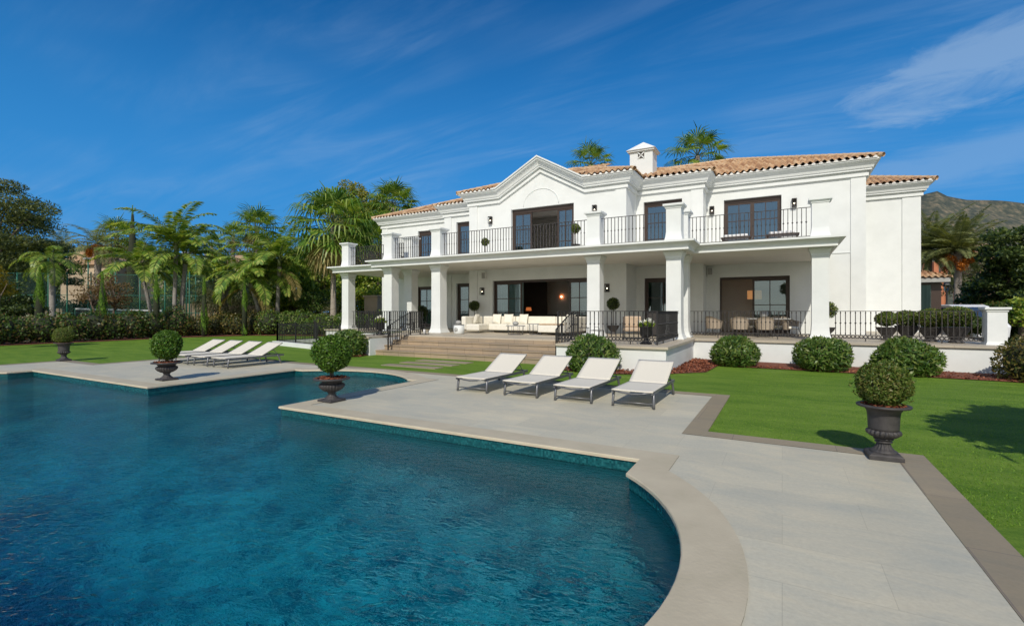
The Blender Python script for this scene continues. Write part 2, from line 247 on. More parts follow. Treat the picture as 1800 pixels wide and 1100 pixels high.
M = dict(
    stucco=mat("white_stucco", (0.68, 0.70, 0.68), (0.73, 0.75, 0.73), 1.3, 0.75, 0.12, 40, lo=0.35, hi=0.6, bdist=0.01),
    inner=mat("grey_interior_plaster", (0.76, 0.73, 0.69), (0.8, 0.77, 0.72), 2, 0.8),
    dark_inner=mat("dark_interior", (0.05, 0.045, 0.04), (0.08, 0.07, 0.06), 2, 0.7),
    soffit=mat("soffit_paint", (0.74, 0.715, 0.66), (0.79, 0.765, 0.71), 1.2, 0.8),
    brown=mat("dark_brown_joinery", (0.030, 0.017, 0.012), (0.055, 0.032, 0.022), 12, 0.42, stretch=(1, 1, 8)),
    iron=mat("black_iron", (0.012, 0.012, 0.013), (0.022, 0.021, 0.021), 20, 0.42),
    balcony_iron=mat("dark_bronze_iron", (0.024, 0.021, 0.020), (0.042, 0.037, 0.034), 20, 0.5),
    tile=tilemat(),
    mortar=mat("white_mortar", (0.78, 0.77, 0.74), (0.70, 0.68, 0.63), 14, 0.85),
    terrace=pavemat("terrace_stone", (0.50, 0.44, 0.35), (0.46, 0.41, 0.33), (0.32, 0.28, 0.22), 0.9, 0.6),
    step=pavemat("stair_stone", (0.37, 0.29, 0.205), (0.31, 0.25, 0.185), (0.17, 0.13, 0.10), 0.8, 3.0, var=0.85, mort=0.008),
    deck=pavemat("deck_stone", (0.505, 0.485, 0.40), (0.56, 0.535, 0.435), (0.44, 0.42, 0.34), 1.2, 0.6, var=1.0, mort=0.003),
    coping=mat("beige_coping_stone", (0.44, 0.39, 0.275), (0.53, 0.47, 0.34), 2.2, 0.65, 0.15, 30, c3=(0.49, 0.43, 0.31), detail=9),
    border=pavemat("brown_border_stone", (0.285, 0.24, 0.165), (0.32, 0.27, 0.19), (0.21, 0.17, 0.14), 1.2, 1.2, var=0.8),
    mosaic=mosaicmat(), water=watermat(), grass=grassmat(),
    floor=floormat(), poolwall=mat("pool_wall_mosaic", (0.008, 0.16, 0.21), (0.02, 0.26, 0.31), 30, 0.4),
    glass_low=glassmat("dull_glass", (0.7, 0.75, 0.72), -0.05), glass=glassmat("window_glass", (0.55, 0.66, 0.66)), glass2=glassmat("upper_window_glass", (0.42, 0.5, 0.55), 0.10, 0.0, (0.42, 0.68, 1.0), 1.4),
    curtain=mat("pale_curtain", (0.42, 0.50, 0.50), (0.62, 0.70, 0.68), 3, 0.8, stretch=(6, 6, 0.1)),
    urn=mat("dark_cast_stone", (0.028, 0.026, 0.027), (0.062, 0.057, 0.056), 9, 0.62, 0.3, 60, bdist=0.006),
    soil=mat("bark_soil", (0.16, 0.05, 0.022), (0.42, 0.16, 0.075), 28, 0.9, 0.9, 40, bdist=0.03),
    fabric=mat("cream_sling_fabric", (0.64, 0.60, 0.50), (0.69, 0.65, 0.55), 60, 0.75, 0.15, 300, bdist=0.002),
    alu=mat("grey_tube", (0.16, 0.165, 0.175), (0.20, 0.205, 0.215), 10, 0.38, metal=0.6),
    sofa=mat("ivory_upholstery", (0.70, 0.67, 0.58), (0.78, 0.75, 0.66), 8, 0.85, 0.2, 60, bdist=0.01),
    tan_fabric=mat("tan_fabric", (0.45, 0.33, 0.22), (0.52, 0.40, 0.28), 8, 0.9),
    wicker=mat("woven_wicker", (0.22, 0.17, 0.12), (0.56, 0.48, 0.38), 45, 0.8, 0.8, 60, stretch=(1, 1, 3), bdist=0.01),
    concrete=mat("grey_concrete", (0.30, 0.30, 0.29), (0.38, 0.38, 0.36), 6, 0.8),
    mulch=mat("red_bark_mulch", (0.09, 0.026, 0.014), (0.30, 0.105, 0.06), 22, 0.95, 1.0, 30, bdist=0.05),
    bark=mat("tree_bark", (0.09, 0.065, 0.045), (0.17, 0.13, 0.10), 8, 0.9, 0.7, 25, stretch=(1, 1, 0.3), bdist=0.04),
    palmbark=mat("palm_trunk_bark", (0.24, 0.20, 0.16), (0.38, 0.33, 0.28), 3, 0.9, 0.8, 14, stretch=(0.3, 0.3, 3), bdist=0.05),
    greybark=mat("grey_palm_bark", (0.19, 0.175, 0.155), (0.33, 0.305, 0.275), 2.5, 0.85, 0.5, 9, stretch=(0.3, 0.3, 3), bdist=0.04),
    tan=mat("tan_render", (0.46, 0.36, 0.24), (0.54, 0.43, 0.30), 1.5, 0.85, 0.2, 20),
    brick=pavemat("terracotta_brick", (0.45, 0.16, 0.075), (0.52, 0.20, 0.10), (0.35, 0.2, 0.14), 0.25, 0.08),
    stonewall=pavemat("rubble_stone", (0.36, 0.26, 0.165), (0.44, 0.33, 0.21), (0.2, 0.15, 0.1), 0.5, 0.22, var=1.0, mort=0.02),
    earth=mat("garden_soil", (0.05, 0.055, 0.025), (0.11, 0.10, 0.05), 0.4, 0.95, 0.5, 6),
    court=mat("tennis_court_green", (0.03, 0.16, 0.06), (0.04, 0.2, 0.08), 1, 0.8),
    green_metal=mat("green_painted_steel", (0.012, 0.11, 0.075), (0.02, 0.14, 0.09), 8, 0.5),
    white=mat("white_paint", (0.8, 0.8, 0.8), (0.76, 0.76, 0.75), 4, 0.4),
    silver=mat("white_car_paint", (0.72, 0.74, 0.76), rough=0.18), carglass=mat("dark_car_glass", (0.03, 0.05, 0.09), rough=0.05),
    tyre=mat("tyre_rubber", (0.015, 0.015, 0.015), rough=0.8),
    hill=None,
    bulb=emis("lit_bulb", (1.0, 0.85, 0.6), 6.0), orange=emis("orange_lamp_glow", (0.9, 0.25, 0.07), 0.45), shade=emis("amber_lampshade", (0.9, 0.42, 0.16), 0.35),
    box=leafmat("box_leaves", [(0.042, 0.080, 0.014), (0.084, 0.152, 0.023), (0.168, 0.216, 0.043), (0.218, 0.192, 0.065)]),
    box2=leafmat("glossy_box_leaves", [(0.030, 0.072, 0.010), (0.076, 0.162, 0.019), (0.161, 0.279, 0.036)]),
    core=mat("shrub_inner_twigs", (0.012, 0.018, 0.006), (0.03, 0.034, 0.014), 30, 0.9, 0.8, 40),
    laurel=leafmat("laurel_leaves", [(0.029, 0.071, 0.014), (0.071, 0.145, 0.024), (0.134, 0.221, 0.046), (0.232, 0.272, 0.069)], rough=0.42, spec=0.4),
    hedge=leafmat("hedge_leaves", [(0.025, 0.053, 0.013), (0.055, 0.115, 0.022), (0.114, 0.180, 0.040), (0.227, 0.120, 0.065)], rough=0.4),
    hedge2=leafmat("bronze_hedge_leaves", [(0.032, 0.053, 0.013), (0.079, 0.105, 0.024), (0.173, 0.135, 0.047), (0.205, 0.165, 0.041)], rough=0.4),
    cypress=leafmat("cypress_needles", [(0.068, 0.160, 0.026), (0.169, 0.304, 0.051), (0.281, 0.428, 0.071)], rough=0.6),
    darktree=leafmat("dark_tree_leaves", [(0.018, 0.038, 0.011), (0.040, 0.075, 0.018), (0.085, 0.125, 0.028), (0.15, 0.19, 0.045)], rough=0.45),
    pine=leafmat("pine_needles", [(0.038, 0.058, 0.019), (0.095, 0.124, 0.036), (0.201, 0.225, 0.061)], rough=0.55),
    lush=leafmat("lush_leaves", [(0.035, 0.085, 0.013), (0.106, 0.203, 0.024), (0.266, 0.355, 0.045), (0.390, 0.405, 0.061)], rough=0.4),
    olive=leafmat("olive_leaves", [(0.068, 0.078, 0.037), (0.123, 0.130, 0.064), (0.177, 0.176, 0.094)], rough=0.5),
    gold=leafmat("golden_green_leaves", [(0.102, 0.147, 0.021), (0.227, 0.245, 0.039), (0.350, 0.323, 0.053)], rough=0.5),
    plum=leafmat("bronze_red_leaves", [(0.102, 0.058, 0.026), (0.177, 0.111, 0.047), (0.218, 0.156, 0.070)], rough=0.5),
    yellow=leafmat("yellow_leaves", [(0.22, 0.16, 0.01), (0.36, 0.25, 0.015), (0.12, 0.12, 0.015)], rough=0.5),
    palm=leafmat("palm_fronds", [(0.062, 0.137, 0.030), (0.144, 0.259, 0.043), (0.287, 0.410, 0.073), (0.458, 0.464, 0.124)], rough=0.4),
    date=leafmat("date_palm_fronds", [(0.104, 0.132, 0.055), (0.197, 0.232, 0.090), (0.324, 0.331, 0.139)], rough=0.45),
    fan=leafmat("fan_palm_leaves", [(0.038, 0.099, 0.016), (0.104, 0.206, 0.032), (0.208, 0.323, 0.057), (0.302, 0.342, 0.081)], rough=0.4),
    deadfan=leafmat("dry_fan_leaves", [(0.158, 0.180, 0.048), (0.299, 0.255, 0.095), (0.425, 0.315, 0.149)], rough=0.6),
    fruit=leafmat("orange_dates", [(0.42, 0.12, 0.012), (0.55, 0.19, 0.02)], rough=0.5, trans=0.1),
    petal=leafmat("white_petals", [(0.8, 0.8, 0.8), (0.85, 0.84, 0.82)], rough=0.6, trans=0.2),
    chips=leafmat("bark_chips", [(0.06, 0.02, 0.012), (0.20, 0.065, 0.035), (0.34, 0.14, 0.08)], rough=0.9, trans=0.0, spec=0.1),
    blades=leafmat("grass_blades", [(0.064, 0.169, 0.012), (0.142, 0.284, 0.027), (0.241, 0.378, 0.049)], rough=0.6, trans=0.3),
)

# ------------------------------------------------------------------ mesh builder
class MB:
    def __init__(s): s.v = []; s.f = []; s.smooth = []
    def add(s, vs, fs, sm=False):
        o = len(s.v); s.v += [tuple(v) for v in vs]; s.f += [tuple(i+o for i in f) for f in fs]; s.smooth += [sm]*len(fs); return s
    def box(s, x0, x1, y0, y1, z0, z1):
        return s.add([(x0,y0,z0),(x1,y0,z0),(x1,y1,z0),(x0,y1,z0),(x0,y0,z1),(x1,y0,z1),(x1,y1,z1),(x0,y1,z1)],
                     [(0,3,2,1),(4,5,6,7),(0,1,5,4),(1,2,6,5),(2,3,7,6),(3,0,4,7)])
    def bar(s, a, b, w, h=None, up=(0, 0, 1)):
        a = Vector(a); b = Vector(b); d = (b-a).normalized(); u = Vector(up)
        if abs(d.dot(u)) > 0.98: u = Vector((0, 1, 0))
        x = d.cross(u).normalized(); y = x.cross(d); h = h or w
        c = [x*(w/2*i)+y*(h/2*j) for i, j in ((-1,-1),(1,-1),(1,1),(-1,1))]
        return s.add([a+q for q in c]+[b+q for q in c], [(3,2,1,0),(4,5,6,7),(0,1,5,4),(1,2,6,5),(2,3,7,6),(3,0,4,7)])
    def tube(s, pts, rad, seg=8, caps=True, sm=True):
        pts = [Vector(p) for p in pts]; n = len(pts)
        rads = rad if isinstance(rad, (list, tuple)) else [rad]*n
        vs = []; px = None
        for i, p in enumerate(pts):
            d = (pts[min(i+1, n-1)]-pts[max(i-1, 0)]).normalized()
            if px is None:
                px = d.cross(Vector((0, 0, 1)) if abs(d.z) < 0.95 else Vector((1, 0, 0))).normalized()
            else: px = (px - d*px.dot(d)).normalized()
            py = d.cross(px)
            for k in range(seg):
                a = 2*PI*k/seg; vs.append(p+px*(rads[i]*math.cos(a))+py*(rads[i]*math.sin(a)))
        fs = [(i*seg+k, i*seg+(k+1)%seg, (i+1)*seg+(k+1)%seg, (i+1)*seg+k) for i in range(n-1) for k in range(seg)]
        if caps: fs += [tuple(range(seg-1, -1, -1)), tuple(range((n-1)*seg, n*seg))]
        return s.add(vs, fs, sm)
    def lathe(s, prof, cx=0, cy=0, seg=24, flute=0, fdepth=0.0, frange=(0, 0), sm=True, square=None):
        vs = []
        for r, z in prof:
            for k in range(seg):
                a = 2*PI*k/seg; rr = r
                if flute and frange[0] <= z <= frange[1]: rr = r*(1+fdepth*abs(math.cos(a*flute/2))-fdepth)
                vs.append((cx+rr*math.cos(a), cy+rr*math.sin(a), z))
        n = len(prof)
        fs = [(i*seg+k, i*seg+(k+1)%seg, (i+1)*seg+(k+1)%seg, (i+1)*seg+k) for i in range(n-1) for k in range(seg)]
        fs += [tuple(range(seg-1, -1, -1)), tuple(range((n-1)*seg, n*seg))]
        return s.add(vs, fs, sm)
    def squaretower(s, cx, cy, prof):      # square plan, (half width, z)
        vs = []
        for r, z in prof: vs += [(cx-r,cy-r,z),(cx+r,cy-r,z),(cx+r,cy+r,z),(cx-r,cy+r,z)]
        n = len(prof)
        fs = [(i*4+k, i*4+(k+1)%4, (i+1)*4+(k+1)%4, (i+1)*4+k) for i in range(n-1) for k in range(4)]
        fs += [(3,2,1,0), tuple((n-1)*4+k for k in range(4))]
        return s.add(vs, fs)
    def prism(s, poly, z0, z1, axis='z', holes=()):
        loops = [list(poly)]+[list(h) for h in holes]
        tri = tessellate_polygon([[Vector((p[0], p[1], 0)) for p in l] for l in loops])
        flat = [p for l in loops for p in l]; n = len(flat)
        def P(p, z): return (p[0], p[1], z) if axis == 'z' else (p[0], z, p[1])
        vs = [P(p, z1) for p in flat]+[P(p, z0) for p in flat]; fs = []
        for t in tri:
            a, b, c = [Vector((flat[i][0], flat[i][1], 0)) for i in t]
            if (b-a).cross(c-a).z < 0: t = t[::-1]
            fs.append(tuple(t)); fs.append(tuple(i+n for i in t[::-1]))
        o = 0
        for l in loops:
            m = len(l)
            for k in range(m): fs.append((o+k, o+(k+1)%m, o+(k+1)%m+n, o+k+n)[::-1])
            o += m
        return s.add(vs, fs)
    def sheet(s, poly, z, holes=()):
        loops = [list(poly)]+[list(h) for h in holes]
        tri = tessellate_polygon([[Vector((p[0], p[1], 0)) for p in l] for l in loops]); flat = [p for l in loops for p in l]; fs = []
        for t in tri:
            a, b, c = [Vector((flat[i][0], flat[i][1], 0)) for i in t]
            fs.append(tuple(t if (b-a).cross(c-a).z > 0 else t[::-1]))
        return s.add([(p[0], p[1], z) for p in flat], fs)
    def ball(s, c, r, seg=12, rings=8, sc=(1, 1, 1)):
        vs = []; fs = []
        for i in range(rings+1):
            th = PI*i/rings
            for k in range(seg):
                a = 2*PI*k/seg; vs.append((c[0]+r*sc[0]*math.sin(th)*math.cos(a), c[1]+r*sc[1]*math.sin(th)*math.sin(a), c[2]+r*sc[2]*math.cos(th)))
        fs = [(i*seg+k, (i+1)*seg+k, (i+1)*seg+(k+1)%seg, i*seg+(k+1)%seg) for i in range(rings) for k in range(seg)]
        return s.add(vs, fs, True)
    def sweep(s, path, prof, closed=False):     # path (x, y, zoff); outward = right-hand side; prof (out, z)
        n = len(path); mit = []
        for i in range(n):
            def nrm(a, b):
                d = Vector((b[0]-a[0], b[1]-a[1])); d.normalize(); return Vector((d.y, -d.x))
            ns = []
            if i > 0: ns.append(nrm(path[i-1], path[i]))
            if i < n-1: ns.append(nrm(path[i], path[i+1]))
            m = ns[0] if len(ns) == 1 else (ns[0]+ns[1])/max(1e-6, 1+ns[0].dot(ns[1]))
            mit.append(m)
        k = len(prof); vs = []
        for (x, y, zo), m in zip(path, mit):
            for o, z in prof: vs.append((x+m.x*o, y+m.y*o, z+zo))
        fs = [(i*k+j, (i+1)*k+j, (i+1)*k+j+1, i*k+j+1) for i in range(n-1) for j in range(k-1)]
        fs += [tuple(range(k)), tuple(reversed(range((n-1)*k, n*k)))]
        return s.add(vs, fs)
    def build(s, name, m, parent=None, loc=None, bevel=0):
        me = bpy.data.meshes.new(name); me.from_pydata(s.v, [], s.f); me.update()
        me.polygons.foreach_set('use_smooth', s.smooth); me.materials.append(m)
        o = bpy.data.objects.new(name, me); COL.objects.link(o)
        if parent is not None: o.parent = parent
        if loc is not None: o.location = loc
        if bevel:
            b = o.modifiers.new("bevel", 'BEVEL'); b.width = bevel; b.segments = 2; b.limit_method = 'ANGLE'
        return o
def quads_obj(name, Q, m, parent=None, uv=None):
    """Q: (n, k, 3) array of k-gons, one loose face each."""
    n, k = Q.shape[:2]; me = bpy.data.meshes.new(name)
    me.vertices.add(n*k); me.vertices.foreach_set('co', Q.reshape(-1).astype(np.float32))
    me.loops.add(n*k); me.loops.foreach_set('vertex_index', np.arange(n*k, dtype=np.int32))
    me.polygons.add(n); me.polygons.foreach_set('loop_start', np.arange(0, n*k, k, dtype=np.int32))
    me.update(calc_edges=True); me.materials.append(m)
    o = bpy.data.objects.new(name, me); COL.objects.link(o)
    if parent is not None: o.parent = parent
    return o
def tag(o, label=None, cat=None, group=None, kind=None):
    for k, v in (('label', label), ('category', cat), ('group', group), ('kind', kind)):
        if v: o[k] = v
    return o
def empty(name, loc=(0, 0, 0), label=None, cat=None, group=None, rz=0):
    o = bpy.data.objects.new(name, None); COL.objects.link(o); o.location = loc; o.rotation_euler = (0, 0, rz); o.empty_display_size = 0.2
    return tag(o, label, cat, group)
KIDS = {}
def copy_tree(o, loc, label, rz=0, sc=None):
    """A thing and its parts and sub-parts, sharing meshes."""
    def rec(a, par):
        c = a.copy(); COL.objects.link(c)
        if par is not None: c.parent = par
        for ch in [x for x in bpy.data.objects if x.parent == a]: rec(ch, c)
        return c
    c = rec(o, None); c.location = loc; c['label'] = label; c.rotation_euler = (0, 0, rz)
    if sc: c.scale = (sc, sc, sc) if not isinstance(sc, (tuple, list)) else sc
    return c
def unit(a): return a/np.maximum(np.linalg.norm(a, axis=-1, keepdims=True), 1e-9)
def leaves(cent, axis, nrm, ln, wd):
    """diamond leaves: centre, long axis, face normal, length and width per leaf"""
    axis = unit(axis); side = unit(np.cross(axis, nrm)); ln = np.asarray(ln).reshape(-1, 1)*np.ones((len(cent), 1)); wd = np.asarray(wd).reshape(-1, 1)*np.ones((len(cent), 1))
    b = cent-axis*ln*0.5; t = cent+axis*ln*0.5; m = cent-axis*ln*0.06
    return np.stack([b, m+side*wd*0.5, t, m-side*wd*0.5], 1)
def rand_dir(n): return unit(rng.normal(size=(n, 3)))
def ball_leaves(c, rad, n, ln, wd, shell=0.22, sc=(1, 1, 1), out=0.8, lump=0.06, lo=-1.0):
    d = rand_dir(int(n*1.3)); d = d[d[:, 2] > lo][:n]; n = len(d)
    ph = rng.uniform(0, 6.28, 6); k = rng.normal(size=(6, 3))*3.2
    bump = sum(np.sin(d@k[i]+ph[i]) for i in range(6))/6
    r = rad*(1+lump*bump*2)*(1-shell*rng.random(n)**1.6)
    p = np.array(c)+d*r[:, None]*np.array(sc)
    ax = unit(d*out*0.6+rand_dir(n)*0.9+np.array([0, 0, 0.35])); nr = unit(d+rand_dir(n)*0.8)
    return leaves(p, ax, nr, ln*(0.7+0.6*rng.random(n)), wd*(0.7+0.6*rng.random(n)))

# ------------------------------------------------------------------ the setting: ground, deck, pool
CX, CY = -10.45, 3.3
def lawn_z(x, y):
    def ss(t): t = np.clip(t, 0, 1); return t*t*(3-2*t)
    return -0.015-0.10*ss((y-10.5)/7)*ss((x+3.2)/1.5)
def arc(cx, cy, half, sag, d, n=24):
    """bulge in direction d ('E','N','W','S') over a chord centred at (cx, cy); counter-clockwise order"""
    r = (half*half+sag*sag)/(2*sag); off = r-sag; a = math.asin(half/r); base = {'E': 0, 'N': PI/2, 'W': PI, 'S': -PI/2}[d]
    ox, oy = cx-off*math.cos(base), cy-off*math.sin(base)
    return [(ox+r*math.cos(base-a+2*a*i/n), oy+r*math.sin(base-a+2*a*i/n)) for i in range(n+1)]
HX, HY, CH = 9.0, 2.5, 2.38          # pool half length, half width, half width of the cross arm
def pool_outline(g=0.0):
    """the cross-shaped pool, grown outwards by g"""
    hx, hy, ch, ny = HX+g, HY+g, CH+g, 6.4+g
    p = []
    p += [(CX+hx, CY-hy)] + arc(CX+hx, CY, 1.94+g*0.75, 0.87+g*0.1, 'E') + [(CX+hx, CY+hy)]
    p += [(CX+ch, CY+hy), (CX+ch, CY+ny)] + arc(CX, CY+ny, 2.05+g*0.75, 0.82+g*0.1, 'N') + [(CX-ch, CY+ny), (CX-ch, CY+hy)]
    p += [(CX-hx, CY+hy)] + arc(CX-hx, CY, 1.94+g*0.75, 0.87+g*0.1, 'W') + [(CX-hx, CY-hy)]
    p += [(CX-ch, CY-hy), (CX-ch, CY-ny)] + arc(CX, CY-ny, 2.05+g*0.75, 0.82+g*0.1, 'S') + [(CX+ch, CY-ny), (CX+ch, CY-hy)]
    return p
X1, X2, Y1, Y2 = 1.5, -0.95, 7.6, 11.1
def mir(p): return [(2*CX-x, y) for x, y in reversed(p)]
right = [(X1, -6.0), (X1, Y1), (X2, Y1), (X2, Y2)]
deck_out = right+mir(right)
w_ = 0.31
ri = [(X1-w_, -6.0), (X1-w_, Y1-w_), (X2-w_, Y1-w_), (X2-w_, Y2-w_)]
deck_in = ri+mir(ri)
b = MB(); b.sheet(deck_in, 0.0, [pool_outline(0.36)]); tag(b.build("pool_deck", M['deck']), kind='structure')
b = MB()
full = right+mir(right); inn = ri+mir(ri)
for i in range(len(full)-1):
    q = [full[i], full[i+1], inn[i+1], inn[i]]
    o_ = len(b.v); b.add([(x, y, 0.004) for x, y in q]+[(full[i][0], full[i][1], -0.06), (full[i+1][0], full[i+1][1], -0.06)], [(0, 1, 2, 3), (1, 0, 4, 5)])
tag(b.build("deck_border", M['border']), kind='structure')
# coping ring with a rounded nose over the water
b = MB(); inner = pool_outline(-0.03); outer = pool_outline(0.36); inner2 = pool_outline(-0.022)
k = len(inner); tri = []
vs = [(x, y, 0.006) for x, y in outer]+[(x, y, 0.006) for x, y in inner2]+[(x, y, -0.004) for x, y in inner]+[(x, y, -0.035) for x, y in inner]+[(x, y, -0.04) for x, y in pool_outline(0.05)]
fs = []
for r_ in range(4):
    for i in range(k): fs.append((r_*k+i, r_*k+(i+1) % k, (r_+1)*k+(i+1) % k, (r_+1)*k+i))
b.add(vs, fs); tag(b.build("pool_coping", M['coping']), kind='structure')
po = pool_outline(0.0); b = MB(); k = len(po)
ring = [(i, i+k, (i+1) % k+k, (i+1) % k) for i in range(k)]
b.add([(x, y, -0.03) for x, y in po]+[(x, y, -0.22) for x, y in po], ring); tag(b.build("pool_tile_band", M['mosaic']), kind='structure')
b = MB(); b.add([(x, y, -0.22) for x, y in po]+[(x, y, -1.75) for x, y in po], ring); tag(b.build("pool_wall", M['poolwall']), kind='structure')
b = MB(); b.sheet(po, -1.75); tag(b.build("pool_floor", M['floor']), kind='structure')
b = MB(); b.prism(pool_outline(0.02), -1.80, -0.165); tag(b.build("pool_water", M['water']), kind='structure')
# ground under everything, with the deck and pool left open
def lawn_sheet():
    """lawn: everything inside the hedge, cut out round the deck"""
    b = MB()
    def grid(x0, x1, y0, y1, n, m):
        vs = []; fs = []
        for j in range(m+1):
            for i in range(n+1):
                x = x0+(x1-x0)*i/n; y = y0+(y1-y0)*j/m; vs.append((x, y, float(lawn_z(x, y))))
        for j in range(m):
            for i in range(n): fs.append((j*(n+1)+i, j*(n+1)+i+1, (j+1)*(n+1)+i+1, (j+1)*(n+1)+i))
        b.add(vs, fs, True)
    grid(X2, X1, Y1, Y2, 6, 6); grid(X1, 12, -20, Y2, 12, 20); grid(X2, 12, Y2, 24, 16, 18); grid(2*CX-X2, X2, Y2, 24, 20, 18)
    grid(2*CX-X1, 2*CX-X2, Y1, Y2, 4, 4); grid(-38, 2*CX-X1, -20, Y2, 12, 16); grid(-38, 2*CX-X2, Y2, 27, 12, 16)
    return b
tag(lawn_sheet().build("lawn", M['grass']), kind='structure')
# the terrain sheet leaves the pool basin free
b = MB(); b.sheet([(-900, -300), (900, -300), (900, 1500), (-900, 1500)], -0.3, [pool_outline(0.3)[::-1]]); tag(b.build("terrain", M['earth']), kind='structure')

# ------------------------------------------------------------------ the villa
T = 0.73; FZ = 4.27; CB = 7.44; EAVE = 8.08
YC, YM, YW, YB = 22.2, 24.0, 25.2, 30.8
XR1, XR2, XR3, XR4 = -6.28, -3.2, 3.07, 5.96
XL1, XL2, XL3 = -14.92, -17.95, -24.18
villa = empty("villa", (0, 0, 0), "large white two-storey villa with terracotta roof, columned porch and balcony", "villa")
def part(mb, name, m, parent=None, **k): return mb.build(name, M[m], parent or villa, **k)
def wall_front(x0, x1, y, z0, z1, ops, th=0.35):
    """a wall facing -Y with rectangular openings (x0, x1, z0, z1), reveals included"""
    b = MB(); xs = sorted(set([x0, x1]+[q for o in ops for q in o[:2]])); zs = sorted(set([z0, z1]+[q for o in ops for q in o[2:4]]))
    for i in range(len(xs)-1):
        run = None
        for j in range(len(zs)-1):
            cx, cz = (xs[i]+xs[i+1])/2, (zs[j]+zs[j+1])/2
            solid = not any(o[0] < cx < o[1] and o[2] < cz < o[3] for o in ops)
            if solid: run = [zs[j], zs[j+1]] if run is None else [run[0], zs[j+1]]
            if (not solid or j == len(zs)-2) and run is not None:
                b.box(xs[i], xs[i+1], y, y+th, run[0], run[1]); run = None
    return b
def door(name, x0, x1, z0, z1, y, leaves_, glass='glass', top=0.12, label=None, curtain=()):
    """joinery set 0.16 m back in its opening; leaves_ = (fa, fb, cols, rows) glazed leaves along the opening"""
    yy = y+0.16; w = 0.075; f = MB()
    f.box(x0, x0+w, yy, yy+0.12, z0, z1); f.box(x1-w, x1, yy, yy+0.12, z0, z1); f.box(x0+w, x1-w, yy-0.01, yy+0.12, z1-top, z1)
    f.box(x0+w, x1-w, yy, yy+0.12, z0, z0+0.04)
    o = part(f, name, 'brown')
    if label: o['label'] = label
    for fa, fb, cols, rows in leaves_:
        a = x0+w+(x1-x0-2*w)*fa; c = x0+w+(x1-x0-2*w)*fb; zt = z1-top; s = 0.085; l = MB(); za = z0+0.04
        l.box(a, a+s, yy+0.02, yy+0.08, za, zt); l.box(c-s, c, yy+0.02, yy+0.08, za, zt)
        l.box(a+s, c-s, yy+0.02, yy+0.08, zt-s, zt); l.box(a+s, c-s, yy+0.02, yy+0.08, za, za+0.16)
        for i in range(1, cols):
            xm = a+s+(c-a-2*s)*i/cols; l.box(xm-0.018, xm+0.018, yy+0.03, yy+0.07, za+0.16, zt-s)
        for i in range(1, rows):
            zm = za+0.16+(zt-s-za-0.16)*i/rows; l.box(a+s, c-s, yy+0.032, yy+0.068, zm-0.018, zm+0.018)
        lf = part(l, "door_leaf", 'brown', o)
        g = MB(); g.box(a+s, c-s, yy+0.047, yy+0.053, za+0.16, zt-s); part(g, "pane", glass, o)
    for fa, fb in curtain:
        a = x0+w+(x1-x0-2*w)*fa; c = x0+w+(x1-x0-2*w)*fb; n = max(8, int((c-a)/0.035)); q = MB(); vs = []
        for i in range(n+1):
            xx = a+(c-a)*i/n; yv = yy+0.36+0.045*math.sin(i*1.9)+0.02*math.sin(i*0.7)
            vs += [(xx, yv, z0+0.02), (xx, yv, z1-0.02)]
        q.add(vs, [(2*i, 2*i+2, 2*i+3, 2*i+1) for i in range(n)], True); part(q, "curtain", 'curtain', o)
    return o
# openings: (x0, x1, z0, z1)
GH, UH = 3.36, 7.02
o_c = [(-13.47, -8.04, T, GH), (-12.34, -8.86, FZ, UH)]
o_mr = [(-5.9, -4.15, T, GH), (-5.93, -4.13, FZ, UH+0.05)]
o_wr = [(-2.62, 0.30, T, GH), (-2.43, -0.03, FZ, UH)]
o_ml = [(-17.1, -15.6, T, GH+0.05), (-17.1, -15.45, FZ, UH+0.05)]
o_wl = [(-21.15, -18.6, T, GH), (-21.06, -19.1, 4.9, UH)]
part(wall_front(XL1, XR1, YC, T, CB, o_c), "front_wall", 'stucco')
part(wall_front(XR1, XR2, YM, T, EAVE, o_mr), "front_wall", 'stucco'); part(wall_front(XR2, XR3, YW, T, EAVE, o_wr), "front_wall", 'stucco')
part(wall_front(XL2, XL1, YM, T, EAVE, o_ml), "front_wall", 'stucco'); part(wall_front(XL3, XL2, YW, T, EAVE, o_wl), "front_wall", 'stucco')
part(wall_front(XR3, XR4, YB, T, EAVE, []), "front_wall", 'stucco')
def bpart(name, m, *boxes):
    for q in boxes: part(MB().box(*q), name, m)
bpart("return_wall", 'stucco', (XR1-0.35, XR1, YC+0.35, YM+0.35, T, EAVE), (XL1, XL1+0.35, YC+0.35, YM+0.35, T, EAVE), (XR2-0.35, XR2, YM+0.35, YW+0.35, T, EAVE), (XL2, XL2+0.35, YM+0.35, YW+0.35, T, EAVE))
bpart("side_wall", 'stucco', (XR3-0.35, XR3, YW+0.35, 36, T, EAVE), (XR4-0.35, XR4, YB+0.35, 36, T, EAVE), (XL3, XL3+0.35, YW+0.35, 36, T, EAVE), (XL3, XR4, 36, 36.3, T, EAVE))
# pediment wall over the middle block, with its arched moulding
PX, PK0, PK1, PR = -10.63, -13.0, -8.28, 1.30
b = MB(); b.prism([(XL1, CB), (XR1, CB), (XR1, EAVE), (PK1, EAVE), (PX, EAVE+PR), (PK0, EAVE), (XL1, EAVE)], YC, YC+0.35, 'y'); part(b, "pediment", 'stucco')
b = MB(); b.tube([(PX+0.98*math.cos(a), YC-0.005, 7.10+0.82*math.sin(a)) for a in [PI*i/28 for i in range(29)]], 0.022, 6); part(b, "arch_moulding", 'stucco')
